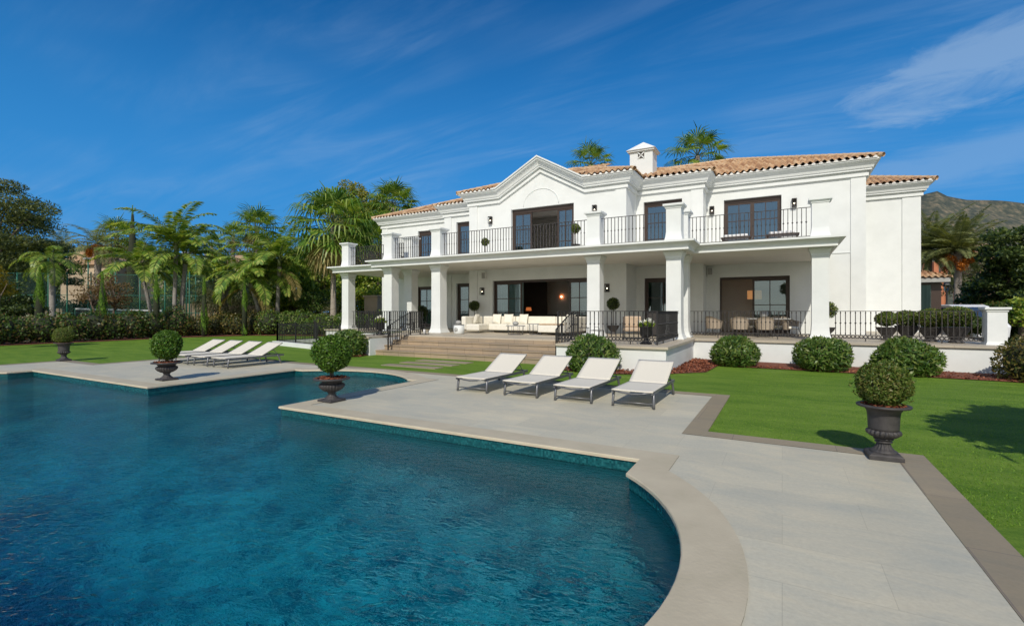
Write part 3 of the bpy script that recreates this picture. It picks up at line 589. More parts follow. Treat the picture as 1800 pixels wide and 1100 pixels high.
# pilaster strips and sunk panel lines
b = MB()
for x0, x1, y in ((XR1-0.5, XR1+0.012, YC), (XL1-0.012, XL1+0.5, YC), (XR2-0.52, XR2+0.012, YM), (XL2-0.012, XL2+0.5, YM), (XR3-0.52, XR3+0.012, YW), (XL3-0.012, XL3+0.5, YW), (XR4-0.72, XR4+0.012, YB)):
    bpart("pilaster", 'stucco', (x0, x1, y-0.045, y, T, CB+0.1))
bpart("wall_moulding", 'stucco', (1.62, XR3-0.52, YW-0.03, YW, 4.24, 4.275))
b = MB()
for (x0, x1, y, z1) in ((-13.47, -8.04, YC, GH), (-5.9, -4.15, YM, GH), (-2.62, 0.30, YW, GH)):
    for k, (a, c, d, e) in enumerate(((x0-0.2, x0-0.17, T, z1+0.22), (x1+0.17, x1+0.2, T, z1+0.22), (x0-0.2, x1+0.2, z1+0.22, z1+0.25))): b.box(a, c, y-0.014, y, d, e)
part(b, "door_surround", 'stucco')
# cornice under the eaves, climbing over the pediment
prof = [(0, CB-0.01), (0.10, CB-0.005), (0.10, 7.565), (0.06, 7.575), (0.06, 7.65), (0.20, 7.66), (0.20, 7.715), (0.24, 7.74), (0.28, 7.84), (0.35, 7.93), (0.43, 7.985), (0.46, 8.0), (0.46, EAVE), (-0.1, EAVE)]
path = [(XL3, 36.3, 0), (XL3, YW, 0), (XL2, YW, 0), (XL2, YM, 0), (XL1, YM, 0), (XL1, YC, 0), (PK0, YC, 0), (PX, YC, PR), (PK1, YC, 0), (XR1, YC, 0), (XR1, YM, 0), (XR2, YM, 0), (XR2, YW, 0), (XR3, YW, 0), (XR3, YB, 0)]
b = MB(); b.sweep(path, prof); part(b, "cornice", 'stucco')
b = MB(); b.sweep([(XR3+0.02, YB, 0), (XR4, YB, 0), (XR4, 36.3, 0)], prof); part(b, "cornice", 'stucco')
# pediment cap
b = MB(); cap = [(0.40, EAVE+0.004), (0.52, EAVE+0.01), (0.52, EAVE+0.085), (-0.1, EAVE+0.085)]
b.sweep([(PK0-0.3, YC, -0.02), (PK0, YC, 0), (PX, YC, PR), (PK1, YC, 0), (PK1+0.3, YC, -0.02)], cap); part(b, "pediment_cap", 'stucco')
# tiled roofs
PIT = 0.385; TW = 0.26; TL = 0.40
def roof_plane(Q, A, d, n, length, depth, hipl=True, hipr=True, z0=EAVE+0.03, fr=None):
    """barrel tiles over one slope: from A along d, rising along n (unit plan vectors)"""
    nu = max(2, int(length/TW)); sub = 6; wav = [0.0, 0.055, 0.078, 0.055, 0.0, -0.025]
    cols = nu*sub; vr = depth/TL; nrow = int(math.ceil(vr))
    vs = []; fs = []; uvs = []
    for i in range(cols+1):
        u = length*i/cols; vm = depth
        if hipl: vm = min(vm, u)
        if hipr: vm = min(vm, length-u)
        h = wav[i % sub]
        for r in range(nrow):
            for e in (0, 1):
                v = min((r+e)*TL, vm); lift = 0.03 if e == 0 else 0.0
                p = (A[0]+d[0]*u+n[0]*v, A[1]+d[1]*u+n[1]*v, z0+PIT*v+h+lift); vs.append(p); uvs.append((i/sub, r+0.5))
    k = nrow*2
    for i in range(cols):
        for j in range(k-1): fs.append((i*k+j, (i+1)*k+j, (i+1)*k+j+1, i*k+j+1))
    o = len(Q[0]); Q[0].extend(vs); Q[1].extend([tuple(x+o for x in f) for f in fs]); Q[2].extend(uvs)
def roof_obj(planes, name="tiled_roof"):
    Q = ([], [], [])
    for p in planes: roof_plane(Q, *p)
    me = bpy.data.meshes.new(name); me.from_pydata(Q[0], [], Q[1]); uv = me.uv_layers.new(name="UVMap")
    li = np.empty(len(me.loops), dtype=np.int32); me.loops.foreach_get('vertex_index', li)
    tot = np.array(Q[2], dtype=np.float32)[li]
    # one uv per face: the lowest corner decides which tile it is
    ls = np.empty(len(me.polygons), dtype=np.int32); me.polygons.foreach_get('loop_start', ls)
    f4 = tot.reshape(-1, 4, 2); f4[:] = f4.mean(axis=1, keepdims=True)
    uv.data.foreach_set('uv', f4.reshape(-1)); me.materials.append(M['tile'])
    o = bpy.data.objects.new(name, me); COL.objects.link(o); o.parent = villa; return o
OV = 0.52
def hip(x0, x1, y0, y1, ends=(True, True), back=True):
    w = (y1-y0)/2; dep = min(w, (x1-x0)/2) if ends == (True, True) else w
    pl = [((x0, y0), (1, 0), (0, 1), x1-x0, dep, ends[0], ends[1])]
    if ends[1]: pl.append(((x1, y0), (0, 1), (-1, 0), y1-y0, dep, True, True))
    if ends[0]: pl.append(((x0, y1), (0, -1), (1, 0), y1-y0, dep, True, True))
    if back: pl.append(((x1, y1), (-1, 0), (0, -1), x1-x0, dep, ends[1], ends[0]))
    return pl
roof = roof_obj(hip(XL3-OV, XR3+OV, YW-OV, 36.8))
roof_obj(hip(XL2-OV, XR2+OV, YM-OV, 36.0, back=False)); 
cw = (XR1-XL1+2*OV)/2
roof_obj([((XL1-OV, YC-OV), (1, 0), (0, 1), PK0-XL1+OV, cw, True, False), ((PK1, YC-OV), (1, 0), (0, 1), XR1+OV-PK1, cw, False, True), ((PK0, YC-OV+0.9), (1, 0), (0, 1), PK1-PK0, 3.8, False, False, EAVE+0.03+PIT*0.9),
          ((XR1+OV, YC-OV), (0, 1), (-1, 0), 12, cw, True, True), ((XL1-OV, 34.0), (0, -1), (1, 0), 12, cw, True, True)])
roof_obj(hip(XR3-3.5, XR4+OV, YB-OV, 36.9, ends=(False, True)))
b = MB()
for s in (-1, 1):
    xk = PX+s*2.36
    b.add([(xk, YC-0.35, EAVE+0.06), (PX, YC-0.35, EAVE+PR+0.06), (PX, 27.5, EAVE+PR+0.06), (xk, 27.5, EAVE+0.06)], [(0, 1, 2, 3)])
part(b, "gable_slope", 'mortar')
# ridge and hip cover tiles
def ridge(pts):
    b = MB()
    for a, c in zip(pts[:-1], pts[1:]):
        a = Vector(a); c = Vector(c); n = max(1, int((c-a).length/0.36))
        for i in range(n):
            p = a+(c-a)*(i/n); q = a+(c-a)*((i+1.08)/n); b.tube([p, q], [0.115, 0.095], 7, False)
    return b
def zz(v): return EAVE+0.05+PIT*v
def hipline(x0, x1, y0, y1):
    w = min((y1-y0)/2, (x1-x0)/2)
    return [[(x0, y0, zz(0)), (x0+w, y0+w, zz(w)), (x1-w, y0+w, zz(w)), (x1, y0, zz(0))]] if x1-x0 > y1-y0 else [[(x0, y0, zz(0)), (x0+w, y0+w, zz(w)), (x1, y0, zz(0))]]
for q in (hipline(XL3-OV, XR3+OV, YW-OV, 36.8), hipline(XL2-OV, XR2+OV, YM-OV, 36.0), hipline(XL1-OV, XR1+OV, YC-OV, 35.0)):
    rb = ridge(q[0]).build("ridge_tiles", M['tile'], villa)
ridge([(XR4+OV, YB-OV, zz(0)), (XR4+OV-3.05, YB-OV+3.05, zz(3.05))]).build("ridge_tiles", M['tile'], villa)
# white mortar plugs under the eave tiles
def plugs(x0, x1, y):
    b = MB()
    n = int((x1-x0)/TW); pts = [(x0, EAVE-0.008)]
    for i in range(n):
        cx = x0+(i+0.33)*(x1-x0)/n; pts += [(cx-0.085, EAVE-0.008), (cx-0.03, EAVE+0.072), (cx+0.03, EAVE+0.072), (cx+0.085, EAVE-0.008)]
    vs = []; fs = []
    for x, z in pts: vs += [(x, y, EAVE-0.03), (x, y, z), (x, y+0.06, z)]
    for i in range(len(pts)-1): a = 3*i; fs += [(a, a+3, a+4, a+1), (a+1, a+4, a+5, a+2)]
    b.add(vs, fs)
    part(b, "eave_mortar", 'mortar')
plugs(XL3-0.45, XL2-OV, YW-OV+0.02); plugs(XL2-OV, XL1-OV, YM-OV+0.02); plugs(XL1-OV, PK0, YC-OV+0.02); plugs(PK1, XR1+OV, YC-OV+0.02)
plugs(XR1+OV, XR2+OV, YM-OV+0.02); plugs(XR2+OV, XR3+0.45, YW-OV+0.02); plugs(XR3+0.3, XR4+0.45, YB-OV+0.02)
# chimney
ch = MB(); cx0, cx1, cy0, cy1 = -6.83, -5.68, 24.8, 25.75
ch.box(cx0, cx1, cy0, cy1, 8.2, 9.84); ch.box(cx0-0.1, cx1+0.1, cy0-0.1, cy1+0.1, 9.84, 9.92)
mx_, my_ = (cx0+cx1)/2, (cy0+cy1)/2
ch.add([(cx0-0.16, cy0-0.16, 9.92), (cx1+0.16, cy0-0.16, 9.92), (cx1+0.16, cy1+0.16, 9.92), (cx0-0.16, cy1+0.16, 9.92), (mx_, my_, 10.45)], [(0, 1, 4), (1, 2, 4), (2, 3, 4), (3, 0, 4), (3, 2, 1, 0)])
chim = part(ch, "chimney", 'stucco', roof)
v = MB(); v.box(mx_-0.16, mx_+0.16, cy0-0.006, cy0+0.02, 9.48, 9.80); part(v, "vent", 'dark_inner', roof)
v = MB()
for s in (-1, 1): v.bar((mx_-0.16, cy0-0.02, 9.64-0.16*s), (mx_+0.16, cy0-0.02, 9.64+0.16*s), 0.05, 0.03, up=(0, 1, 0))
part(v, "vent_cross", 'stucco', roof)
# terrace: base walls, paving, stairs
ST0, ST1, SY0, SY1 = -14.4, -6.3, 14.6, 16.1
terr = [(-16.1, 14.3), (ST0, 14.3), (ST0, SY1), (ST1, SY1), (ST1, 14.3), (-2.9, 14.3), (-2.9, 19.25), (6.05, 19.25), (6.05, 36), (XL3-0.1, 36), (XL3-0.1, 28), (-22.8, 28), (-22.8, 19.25), (-16.1, 19.25)]
b = MB(); b.prism(terr, -0.28, 0.655); part(b, "terrace_base", 'stucco')
ov = 0.07
terr2 = [(-16.1-ov, 14.3-ov), (ST0, 14.3-ov), (ST0, SY1), (ST1, SY1), (ST1, 14.3-ov), (-2.9+ov, 14.3-ov), (-2.9+ov, 19.25-ov), (6.05+ov, 19.25-ov), (6.05+ov, 36), (XL3-0.1-ov, 36), (XL3-0.1-ov, 28-ov), (-22.8-ov, 28-ov), (-22.8-ov, 19.25-ov), (-16.1-ov, 19.25-ov)]
b = MB(); b.prism(terr2, 0.657, T); part(b, "terrace_paving", 'terrace')
for k in range(3):
    y0 = SY0+0.5*k; b = MB(); z1 = (k+1)*T/4
    b.box(ST0, ST1, y0+0.03, SY1 if k == 2 else SY1, z1-T/4 if k else -0.3, z1-0.04); b.box(ST0-0.02, ST1+0.02, y0, SY1-0.001, z1-0.04, z1); part(b, "step", 'step')
b = MB(); b.box(ST0, ST1, SY1-0.03, SY1-0.002, 3*T/4, T-0.05); part(b, "step", 'step')
# columns
def column(x0, x1, y, tz=3.95, bz=T):
    cx, r = (x0+x1)/2, (x1-x0)/2; cy = y+r
    pr = [(r*1.42, bz), (r*1.42, bz+0.03), (r*1.28, bz+0.09), (r*1.12, bz+0.2), (r*1.04, bz+0.36), (r, bz+0.6), (r*0.985, tz-0.42), (r*0.985, tz-0.30), (r*1.08, tz-0.26), (r*1.08, tz-0.20), (r*1.14, tz-0.17), (r*1.3, tz-0.08), (r*1.34, tz-0.07), (r*1.34, tz)]
    b = MB(); b.squaretower(cx, cy, pr); return part(b, "column", 'stucco')
YP, YS = 18.45, 19.95
cols = [(-3.74, -3.21, YP), (-3.74, -3.21, YS), (-6.8, -6.28, YP), (0.90, 1.41, YS), (-17.62, -17.1, YP), (-17.62, -17.1, YS), (-14.6, -14.08, YP), (-22.3, -21.78, YS)]
for x0, x1, y in cols: column(x0, x1, y)
# porch roof = balcony slab with moulded edge
slab = [(-22.55, YW), (-22.55, 19.65), (-18.02, 19.65), (-18.02, 18.15), (-2.98, 18.15), (-2.98, 19.65), (1.55, 19.65), (1.55, YW)]
b = MB(); b.prism([(-22.54, YW), (-22.54, 19.66), (-18.01, 19.66), (-18.01, 18.16), (-2.99, 18.16), (-2.99, 19.66), (1.54, 19.66), (1.54, YW), (XR2, YW), (XR2, YM), (XR1, YM), (XR1, YC), (XL1, YC), (XL1, YM), (XL2, YM), (XL2, YW)], 3.955, FZ); part(b, "porch_roof", 'soffit')
b = MB(); b.sweep([(x, y, 0) for x, y in slab], [(0, 3.95), (0.09, 3.952), (0.09, 4.015), (0.07, 4.02), (0.08, 4.06), (0.12, 4.13), (0.2, 4.19), (0.26, 4.21), (0.30, 4.215), (0.30, 4.285), (-0.25, 4.29), (-0.25, 4.275)]); part(b, "porch_cornice", 'stucco')
# balcony piers
def pier(x0, x1, y, z0, z1):
    cx, r = (x0+x1)/2, (x1-x0)/2; cy = y+r; b = MB()
    b.squaretower(cx, cy, [(r*1.3, z0), (r*1.22, z0+0.05), (r*1.08, z0+0.2), (r, z0+0.38), (r, z1-0.17), (r*1.1, z1-0.16), (r*1.1, z1-0.12), (r*1.3, z1-0.08), (r*1.38, z1-0.07), (r*1.38, z1)]); return part(b, "balcony_pier", 'stucco')
for x0, x1, y in cols: pier(x0, x1, y, 4.28, 5.68)
# end pier of the terrace
b = MB(); b.squaretower(5.68, 20.2, [(0.27, T), (0.25, T+0.05), (0.23, T+0.1), (0.225, 1.72), (0.25, 1.74), (0.25, 1.78), (0.30, 1.81), (0.30, 1.87)]); part(b, "terrace_pier", 'stucco')
# railings
def railing(p0, p1, z0, z1, m='iron', rings=False, sp=0.14, knob=0.5, z0b=None, z1b=None, posts=(True, True)):
    """iron railing from p0 to p1; z0b/z1b: bottom and top at p1 for a sloping one"""
    b = MB(); a = Vector((p0[0], p0[1], 0)); c = Vector((p1[0], p1[1], 0)); L_ = (c-a).length; z0b = z0 if z0b is None else z0b; z1b = z1 if z1b is None else z1b
    def P(t, z): q = a+(c-a)*t; return (q.x, q.y, z)
    lo = 0.1; top = (P(0, z1), P(1, z1b)); b.bar(*top, 0.045, 0.02); b.bar(P(0, z0+lo), P(1, z0b+lo), 0.025, 0.018)
    if rings: b.bar(P(0, z0+lo+0.115), P(1, z0b+lo+0.115), 0.02, 0.014)
    n = max(2, int(round(L_/sp)))
    for i in range(1, n):
        t = i/n; za, zb = z0+(z0b-z0)*t+lo+(0.115 if rings else 0), z1+(z1b-z1)*t
        b.bar(P(t, za), P(t, zb), 0.023, 0.023); zm = za+(zb-za)*knob; b.ball(P(t, zm), 0.03, 6, 4, (1, 1, 1.1))
        if rings: b.ball(P(t, za+0.05), 0.02, 6, 4, (1, 1, 1.6)); b.ball(P(t, zb-0.06), 0.02, 6, 4, (1, 1, 1.6))
    if rings:
        d = (c-a).normalized(); nr = max(2, int(L_/0.115))
        for i in range(nr):
            t = (i+0.5)/nr; q = P(t, z0+(z0b-z0)*t+lo+0.058); b.tube([Vector(q)+d*(0.05*math.cos(w))+Vector((0, 0, 0.05*math.sin(w))) for w in [2*PI*j/10 for j in range(11)]], 0.013, 4, False)
    o = part(b, "railing", m)
    for k_, (t, za, zb) in enumerate(((0, z0, z1), (1, z0b, z1b))):
        if posts[k_]:
            q = MB(); q.bar(P(t, za), P(t, zb+0.01), 0.042, 0.042); part(q, "railing_post", m, o)
    k = int(L_/1.6)
    for i in range(k):
        q = MB(); t = (i+0.5)/k; q.bar(P(t, z0+(z0b-z0)*t), P(t, z0+(z0b-z0)*t+lo), 0.03, 0.03); part(q, "railing_foot", m, o)
    return o
BR = dict(m='balcony_iron', posts=(False, False))
yb, yt = YP+0.12, YS+0.12
for x0, x1, y in ((-14.05, -6.82, yb), (-6.26, -3.76, yb), (-17.08, -14.62, yb), (-3.2, 0.88, yt), (-21.76, -17.64, yt)): railing((x0, y), (x1, y), FZ+0.02, 5.40, **BR)
railing((-22.1, YS+0.55), (-22.1, YW-0.05), FZ+0.02, 5.40, **BR); railing((1.2, YS+0.55), (1.2, YW-0.05), FZ+0.02, 5.40, **BR)
YF = 15.0; RT = 1.75
railing((-6.55, YF), (-3.3, YF), T, RT, rings=True); railing((-3.3, YF), (-3.3, YP-0.05), T, RT, rings=True, posts=(False, False))
railing((-3.15, YS+0.2), (0.85, YS+0.2), T, RT, rings=True, m='balcony_iron', posts=(False, False)); railing((1.47, YS+0.2), (5.42, YS+0.2), T, RT, rings=True, m='balcony_iron', posts=(False, False))
railing((-15.75, YF), (-14.0, YF), T, RT, rings=True); railing((-15.75, YF), (-15.75, 19.2), T, RT, rings=True, posts=(False, True))
railing((-21.7, YS+0.2), (-17.7, YS+0.2), T, RT, rings=True, posts=(False, False))
for x in (-13.95, -6.55): railing((x, SY0+0.25), (x, SY1+0.1), T/4, 1.15, z0b=T, z1b=1.72); railing((x, SY1+0.1), (x, SY1+0.75), T, 1.72, posts=(False, True))
# doors and windows
door("sliding_door", *o_c[0], YC, [(0, 0.30, 2, 3), (0.80, 1, 2, 3)], curtain=((0.005, 0.29),))
door("sliding_door", *o_c[1], YC, [(0, 0.31, 2, 3), (0.74, 1, 2, 3)], 'glass2', top=0.2, curtain=((0.02, 0.12), (0.9, 0.99)))
door("glazed_door", *o_mr[0], YM, [(0, 1, 2, 3)]); door("glazed_door", *o_mr[1], YM, [(0, 0.62, 1, 3), (0.62, 1, 1, 3)], 'glass2', top=0.16)
door("sliding_door", *o_wr[0], YW, [(0.48, 1, 2, 2)]); door("sliding_door", *o_wr[1], YW, [(0, 0.5, 2, 3), (0.5, 1, 2, 3)], 'glass2', top=0.16, curtain=((0.55, 0.95),))
door("glazed_door", *o_ml[0], YM, [(0, 1, 2, 3)], curtain=((0.1, 0.98),)); door("glazed_door", *o_ml[1], YM, [(0, 1, 2, 3)], 'glass2', top=0.16, curtain=((0.1, 0.98),))
door("sliding_door", *o_wl[0], YW, [(0, 0.5, 2, 3), (0.5, 1, 2, 3)], curtain=((0.1, 0.4),)); door("shuttered_window", *o_wl[1], YW, [(0, 1, 3, 3)], 'glass2', top=0.24, curtain=((0.5, 0.98),))
# rooms behind the openings
bpart("room_wall", 'inner', (XL3+0.36, XR3-0.36, 28.4, 28.5, T+0.003, 3.9), (XL3+0.36, XR3-0.36, 28.4, 28.5, FZ+0.01, 7.7))
for x in (XL2-0.1, XL1+0.4, XR1-0.4, XR2+0.1): bpart("room_wall", 'inner', (x-0.05, x+0.05, YW+0.4, 28.398, T+0.003, 3.9), (x-0.05, x+0.05, YW+0.4, 28.398, FZ+0.01, 7.7))
for z0, z1, zc in ((3.9, 4.2, 3.9), (7.7, 7.8, 7.2)):
    bpart("room_ceiling", 'inner', (XL3+0.36, XR3-0.36, YW+0.36, 28.39, z0, z1), (XL1+0.36, XR1-0.36, YC+0.36, YW+0.355, zc, zc+z1-z0), (XL2+0.36, XL1+0.355, YM+0.36, YW+0.355, z0, z1), (XR1-0.355, XR2-0.36, YM+0.36, YW+0.355, z0, z1))
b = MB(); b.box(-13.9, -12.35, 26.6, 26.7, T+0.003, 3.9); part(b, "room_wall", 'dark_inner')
# wall lamps and speakers fixed to the walls
for x, y, z in ((-13.57, YC, 6.58), (-7.78, YC, 6.58), (-2.95, YW, 6.58), (0.47, YW, 6.58), (-14.08, YC, 2.82), (-7.17, YC, 2.84)):
    b = MB(); b.box(x-0.1, x+0.1, y-0.02, y, z-0.19, z+0.19); b.box(x-0.1, x+0.1, y-0.16, y-0.02, z+0.15, z+0.19); b.box(x-0.1, x+0.1, y-0.16, y-0.02, z-0.19, z-0.16)
    for sx in (-0.09, 0.09): b.box(x+sx-0.01, x+sx+0.01, y-0.16, y-0.14, z-0.16, z+0.15)
    b.box(x-0.03, x+0.03, y-0.1, y-0.05, z-0.16, z-0.06)
    l = part(b, "wall_lamp", 'balcony_iron'); g = MB(); g.ball((x, y-0.08, z-0.02), 0.024, 8, 6); part(g, "bulb", 'bulb', l)
for x, y in ((-13.93, YC), (-3.02, YW)):
    b = MB(); b.box(x-0.12, x+0.12, y-0.2, y-0.03, 3.47, 3.82); b.box(x-0.03, x+0.03, y-0.03, y, 3.6, 3.7); s = part(b, "wall_speaker", 'white', bevel=0.015)
    g = MB(); g.box(x-0.1, x+0.1, y-0.207, y-0.2, 3.49, 3.80); part(g, "grille", 'concrete', s)

# ------------------------------------------------------------------ urns with box balls
def campana_urn(parent):
    """tall urn: square plinth, fluted foot, beaded bowl, straight body, flaring rim"""
    b = MB(); b.squaretower(0, 0, [(0.168, 0), (0.168, 0.045), (0.155, 0.06), (0.126, 0.075), (0.118, 0.075)]); b.build("plinth", M['urn'], parent)
    b = MB(); b.lathe([(0.139, 0.07), (0.134, 0.085), (0.105, 0.105), (0.082, 0.135), (0.070, 0.17), (0.067, 0.185)], seg=64, flute=16, fdepth=0.14, frange=(0.1, 0.175))
    b.lathe([(0.069, 0.183), (0.088, 0.187), (0.088, 0.2), (0.071, 0.204), (0.071, 0.214), (0.097, 0.22), (0.101, 0.232), (0.084, 0.238)], seg=40); b.build("foot", M['urn'], parent)
    b = MB(); b.lathe([(0.084, 0.235), (0.134, 0.255), (0.172, 0.285), (0.181, 0.305), (0.172, 0.325), (0.150, 0.338)], seg=96, flute=20, fdepth=0.16, frange=(0.24, 0.33))
    b.lathe([(0.150, 0.332), (0.154, 0.36), (0.156, 0.42), (0.160, 0.50), (0.168, 0.55), (0.189, 0.585), (0.227, 0.603), (0.265, 0.608), (0.273, 0.618), (0.270, 0.632), (0.248, 0.64), (0.210, 0.63), (0.168, 0.58), (0.042, 0.57)], seg=56); b.build("bowl", M['urn'], parent)
def tazza_urn(parent):
    """low wide urn: square plinth, waisted foot, gadrooned bowl, wide rim"""
    b = MB(); b.squaretower(0, 0, [(0.185, 0), (0.185, 0.03), (0.17, 0.04), (0.14, 0.045)]); b.build("plinth", M['urn'], parent)
    b = MB(); b.lathe([(0.15, 0.04), (0.14, 0.055), (0.1, 0.085), (0.075, 0.12), (0.068, 0.15), (0.085, 0.165), (0.085, 0.175), (0.07, 0.18)], seg=48, flute=14, fdepth=0.1, frange=(0.05, 0.14)); b.build("foot", M['urn'], parent)
    b = MB(); b.lathe([(0.07, 0.175), (0.14, 0.195), (0.205, 0.235), (0.24, 0.28), (0.245, 0.31), (0.225, 0.335), (0.19, 0.345)], seg=112, flute=24, fdepth=0.13, frange=(0.18, 0.33))
    b.lathe([(0.19, 0.34), (0.195, 0.37), (0.215, 0.395), (0.27, 0.41), (0.335, 0.418), (0.345, 0.43), (0.34, 0.445), (0.30, 0.452), (0.25, 0.44), (0.05, 0.42)], seg=56); b.build("bowl", M['urn'], parent)
def urn_planter(kind, loc, label, rot, ball, m, nleaf, ln, wd, seed, group="urns with clipped box balls round the pool"):
    global rng
    rng = np.random.default_rng(seed); t = empty("urn_planter", loc, label, "planter", group, rot)
    (campana_urn if kind == 'tall' else tazza_urn)(t)
    cz, r, sc = ball; top = 0.62 if kind == 'tall' else 0.44; rr = 0.225 if kind == 'tall' else 0.29
    s = MB(); s.lathe([(rr, top-0.02), (rr*0.6, top+0.008), (0.03, top+0.02)], seg=28); s.build("soil", M['soil'], t)
    a = rng.uniform(0, 2*PI, 260); q = np.sqrt(rng.random(260))*rr
    ch = leaves(np.stack([q*np.cos(a), q*np.sin(a), top+0.012+0.012*rng.random(260)], 1), rand_dir(260)*np.array([1, 1, .4]), np.array([[0, 0, 1.]])+0.7*rand_dir(260), 0.05, 0.028)
    quads_obj("bark_chips", ch, M['chips'], t)
    st = MB()
    for k in range(5):
        an = k*1.3; st.tube([(0.02*math.cos(an), 0.02*math.sin(an), top), (0.05*math.cos(an), 0.05*math.sin(an), (top+cz)/2), (0.16*math.cos(an), 0.16*math.sin(an), cz)], [0.012, 0.01, 0.006], 6)
    st.build("stem", M['bark'], t)
    f = np.concatenate([ball_leaves((0, 0, cz), r, nleaf, ln, wd, 0.20, sc, lump=0.085), ball_leaves((0, 0, cz), r*1.07, nleaf//14, ln*1.2, wd, 0.08, sc, lump=0.1)])
    fol = quads_obj("box_ball", f, M[m], t)
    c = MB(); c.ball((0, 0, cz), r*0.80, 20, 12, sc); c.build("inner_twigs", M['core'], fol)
    return t
urn_planter('tall', (1.06, 7.26, 0.004), "dark tall urn with round box ball on the paving corner by the right lawn", R(3), (0.875, 0.285, (1, 1, 0.94)), 'box', 9000, 0.036, 0.017, 11)
urn_planter('tall', (-22.15, 7.4, 0.004), "small distant dark urn with box ball at the far left paving corner", R(0), (0.89, 0.30, (1, 1, 0.95)), 'box', 4500, 0.04, 0.02, 12)
urn_planter('low', (-7.68, 6.62, 0.01), "low gadrooned urn with bushy box ball on the nearest pool corner", R(0), (0.91, 0.375, (1, 1, 0.90)), 'box2', 4600, 0.062, 0.03, 13)
urn_planter('low', (-13.72, 6.62, 0.01), "low gadrooned urn with box ball on the corner beside the left loungers", R(0), (0.885, 0.375, (0.88, 0.88, 0.95)), 'box2', 4600, 0.062, 0.03, 14)

# ------------------------------------------------------------------ sun loungers
def make_lounger(loc, label):
    t = empty("sun_lounger", loc, label, "sun lounger", "sun loungers on the pool deck")
    hw = 0.36; zs = 0.31; f = MB()
    for s in (-1, 1):
        f.bar((s*hw, 0.02, zs-0.022), (s*hw, 2.0, zs-0.03), 0.034, 0.055)
    f.tube([(-hw, 0.02, zs-0.005), (-hw*0.5, 0.0, zs-0.035), (0, -0.005, zs-0.05), (hw*0.5, 0.0, zs-0.035), (hw, 0.02, zs-0.005)], 0.016, 8)
    f.tube([(-hw, 1.98, zs-0.02), (hw, 1.98, zs-0.02)], 0.016, 8); f.tube([(-hw, 1.2, zs-0.03), (hw, 1.2, zs-0.03)], 0.014, 8)
    f.build("frame", M['alu'], t)
    for y, dy in ((0.14, -0.05), (1.72, 0.16)):
        for s in (-1, 1):
            l = MB(); l.tube([(s*hw, y+0.03, zs-0.015), (s*(hw+0.006), y+dy*0.5, zs-0.06), (s*(hw+0.012), y+dy*0.9, 0.10), (s*(hw+0.013), y+dy, 0.012)], [0.026, 0.026, 0.024, 0.028], 8); l.build("leg", M['alu'], t)
        l = MB(); l.tube([(-hw-0.01, y+dy*0.9, 0.09), (hw+0.01, y+dy*0.9, 0.09)], 0.011, 6); l.build("stretcher", M['alu'], t)
    def sling(name, y0, z0, y1, z1, sag):
        n, m2 = 10, 12; vs = []; w = hw+0.012
        for j in range(m2+1):
            v = j/m2
            for i in range(n+1):
                u = i/n*2-1; edge = 1-u*u
                vs.append((u*w, y0+(y1-y0)*v, z0+(z1-z0)*v-sag*edge*math.sin(PI*min(1, max(0.0, 0.12+v*0.8)))+0.004))
        k = len(vs); vs += [(x, y, z-0.02) for x, y, z in vs]; fs = []
        for j in range(m2):
            for i in range(n):
                a = j*(n+1)+i; q = (a, a+1, a+n+2, a+n+1); fs.append(q); fs.append(tuple(x+k for x in q[::-1]))
        rim = [i for i in range(n+1)]+[j*(n+1)+n for j in range(1, m2+1)]+[m2*(n+1)+i for i in range(n-1, -1, -1)]+[j*(n+1) for j in range(m2-1, 0, -1)]
        for a, c in zip(rim, rim[1:]+rim[:1]): fs.append((a, a+k, c+k, c))
        b = MB(); b.add(vs, fs, True); return b.build(name, M['fabric'], t)
    sling("seat", 0.0, zs+0.012, 1.18, zs+0.006, 0.012)
    bk = sling("backrest", 1.19, zs+0.01, 1.95, zs+0.385, 0.012)
    s2 = MB()
    for s in (-1, 1): s2.tube([(s*hw, 1.19, zs-0.012), (s*hw, 1.95, zs+0.363)], 0.014, 8)
    s2.tube([(-hw, 1.95, zs+0.363), (hw, 1.95, zs+0.363)], 0.014, 8); s2.build("back_frame", M['alu'], bk)
    s3 = MB()
    for s in (-1, 1): s3.tube([(s*(hw-0.03), 1.62, zs+0.185), (s*(hw-0.03), 1.82, zs-0.02)], 0.009, 6)
    s3.tube([(-(hw-0.03), 1.66, zs+0.14), (hw-0.03, 1.66, zs+0.14)], 0.008, 6); s3.build("back_strut", M['alu'], t)
    return t
lx = [-2.37, -3.53, -4.69, -5.87]
ll = ["cream sun lounger nearest the lawn, rightmost of the right-hand row", "cream sun lounger second from the lawn in the right-hand row", "cream sun lounger third from the lawn in the right-hand row", "cream sun lounger in the right-hand row nearest the channel of the pool"]
lounger = make_lounger((lx[0], 8.72, 0.003), ll[0])
for x, l in list(zip(lx, ll))[1:]: copy_tree(lounger, (x, 8.72+random.uniform(-.05, .05), 0.003), l, random.uniform(-.012, .012))
ll2 = ["cream sun lounger in the left row, nearest the camera and the pool channel", "cream sun lounger in the left row, second from the pool channel", "cream sun lounger in the left row, third from the pool channel", "cream sun lounger half hidden by the left box ball, leftmost of its row"]
for x, l in zip([-15.13, -16.22, -17.35, -18.45], ll2): copy_tree(lounger, (x, 8.76+random.uniform(-.05, .05), 0.003), l, random.uniform(-.012, .012))

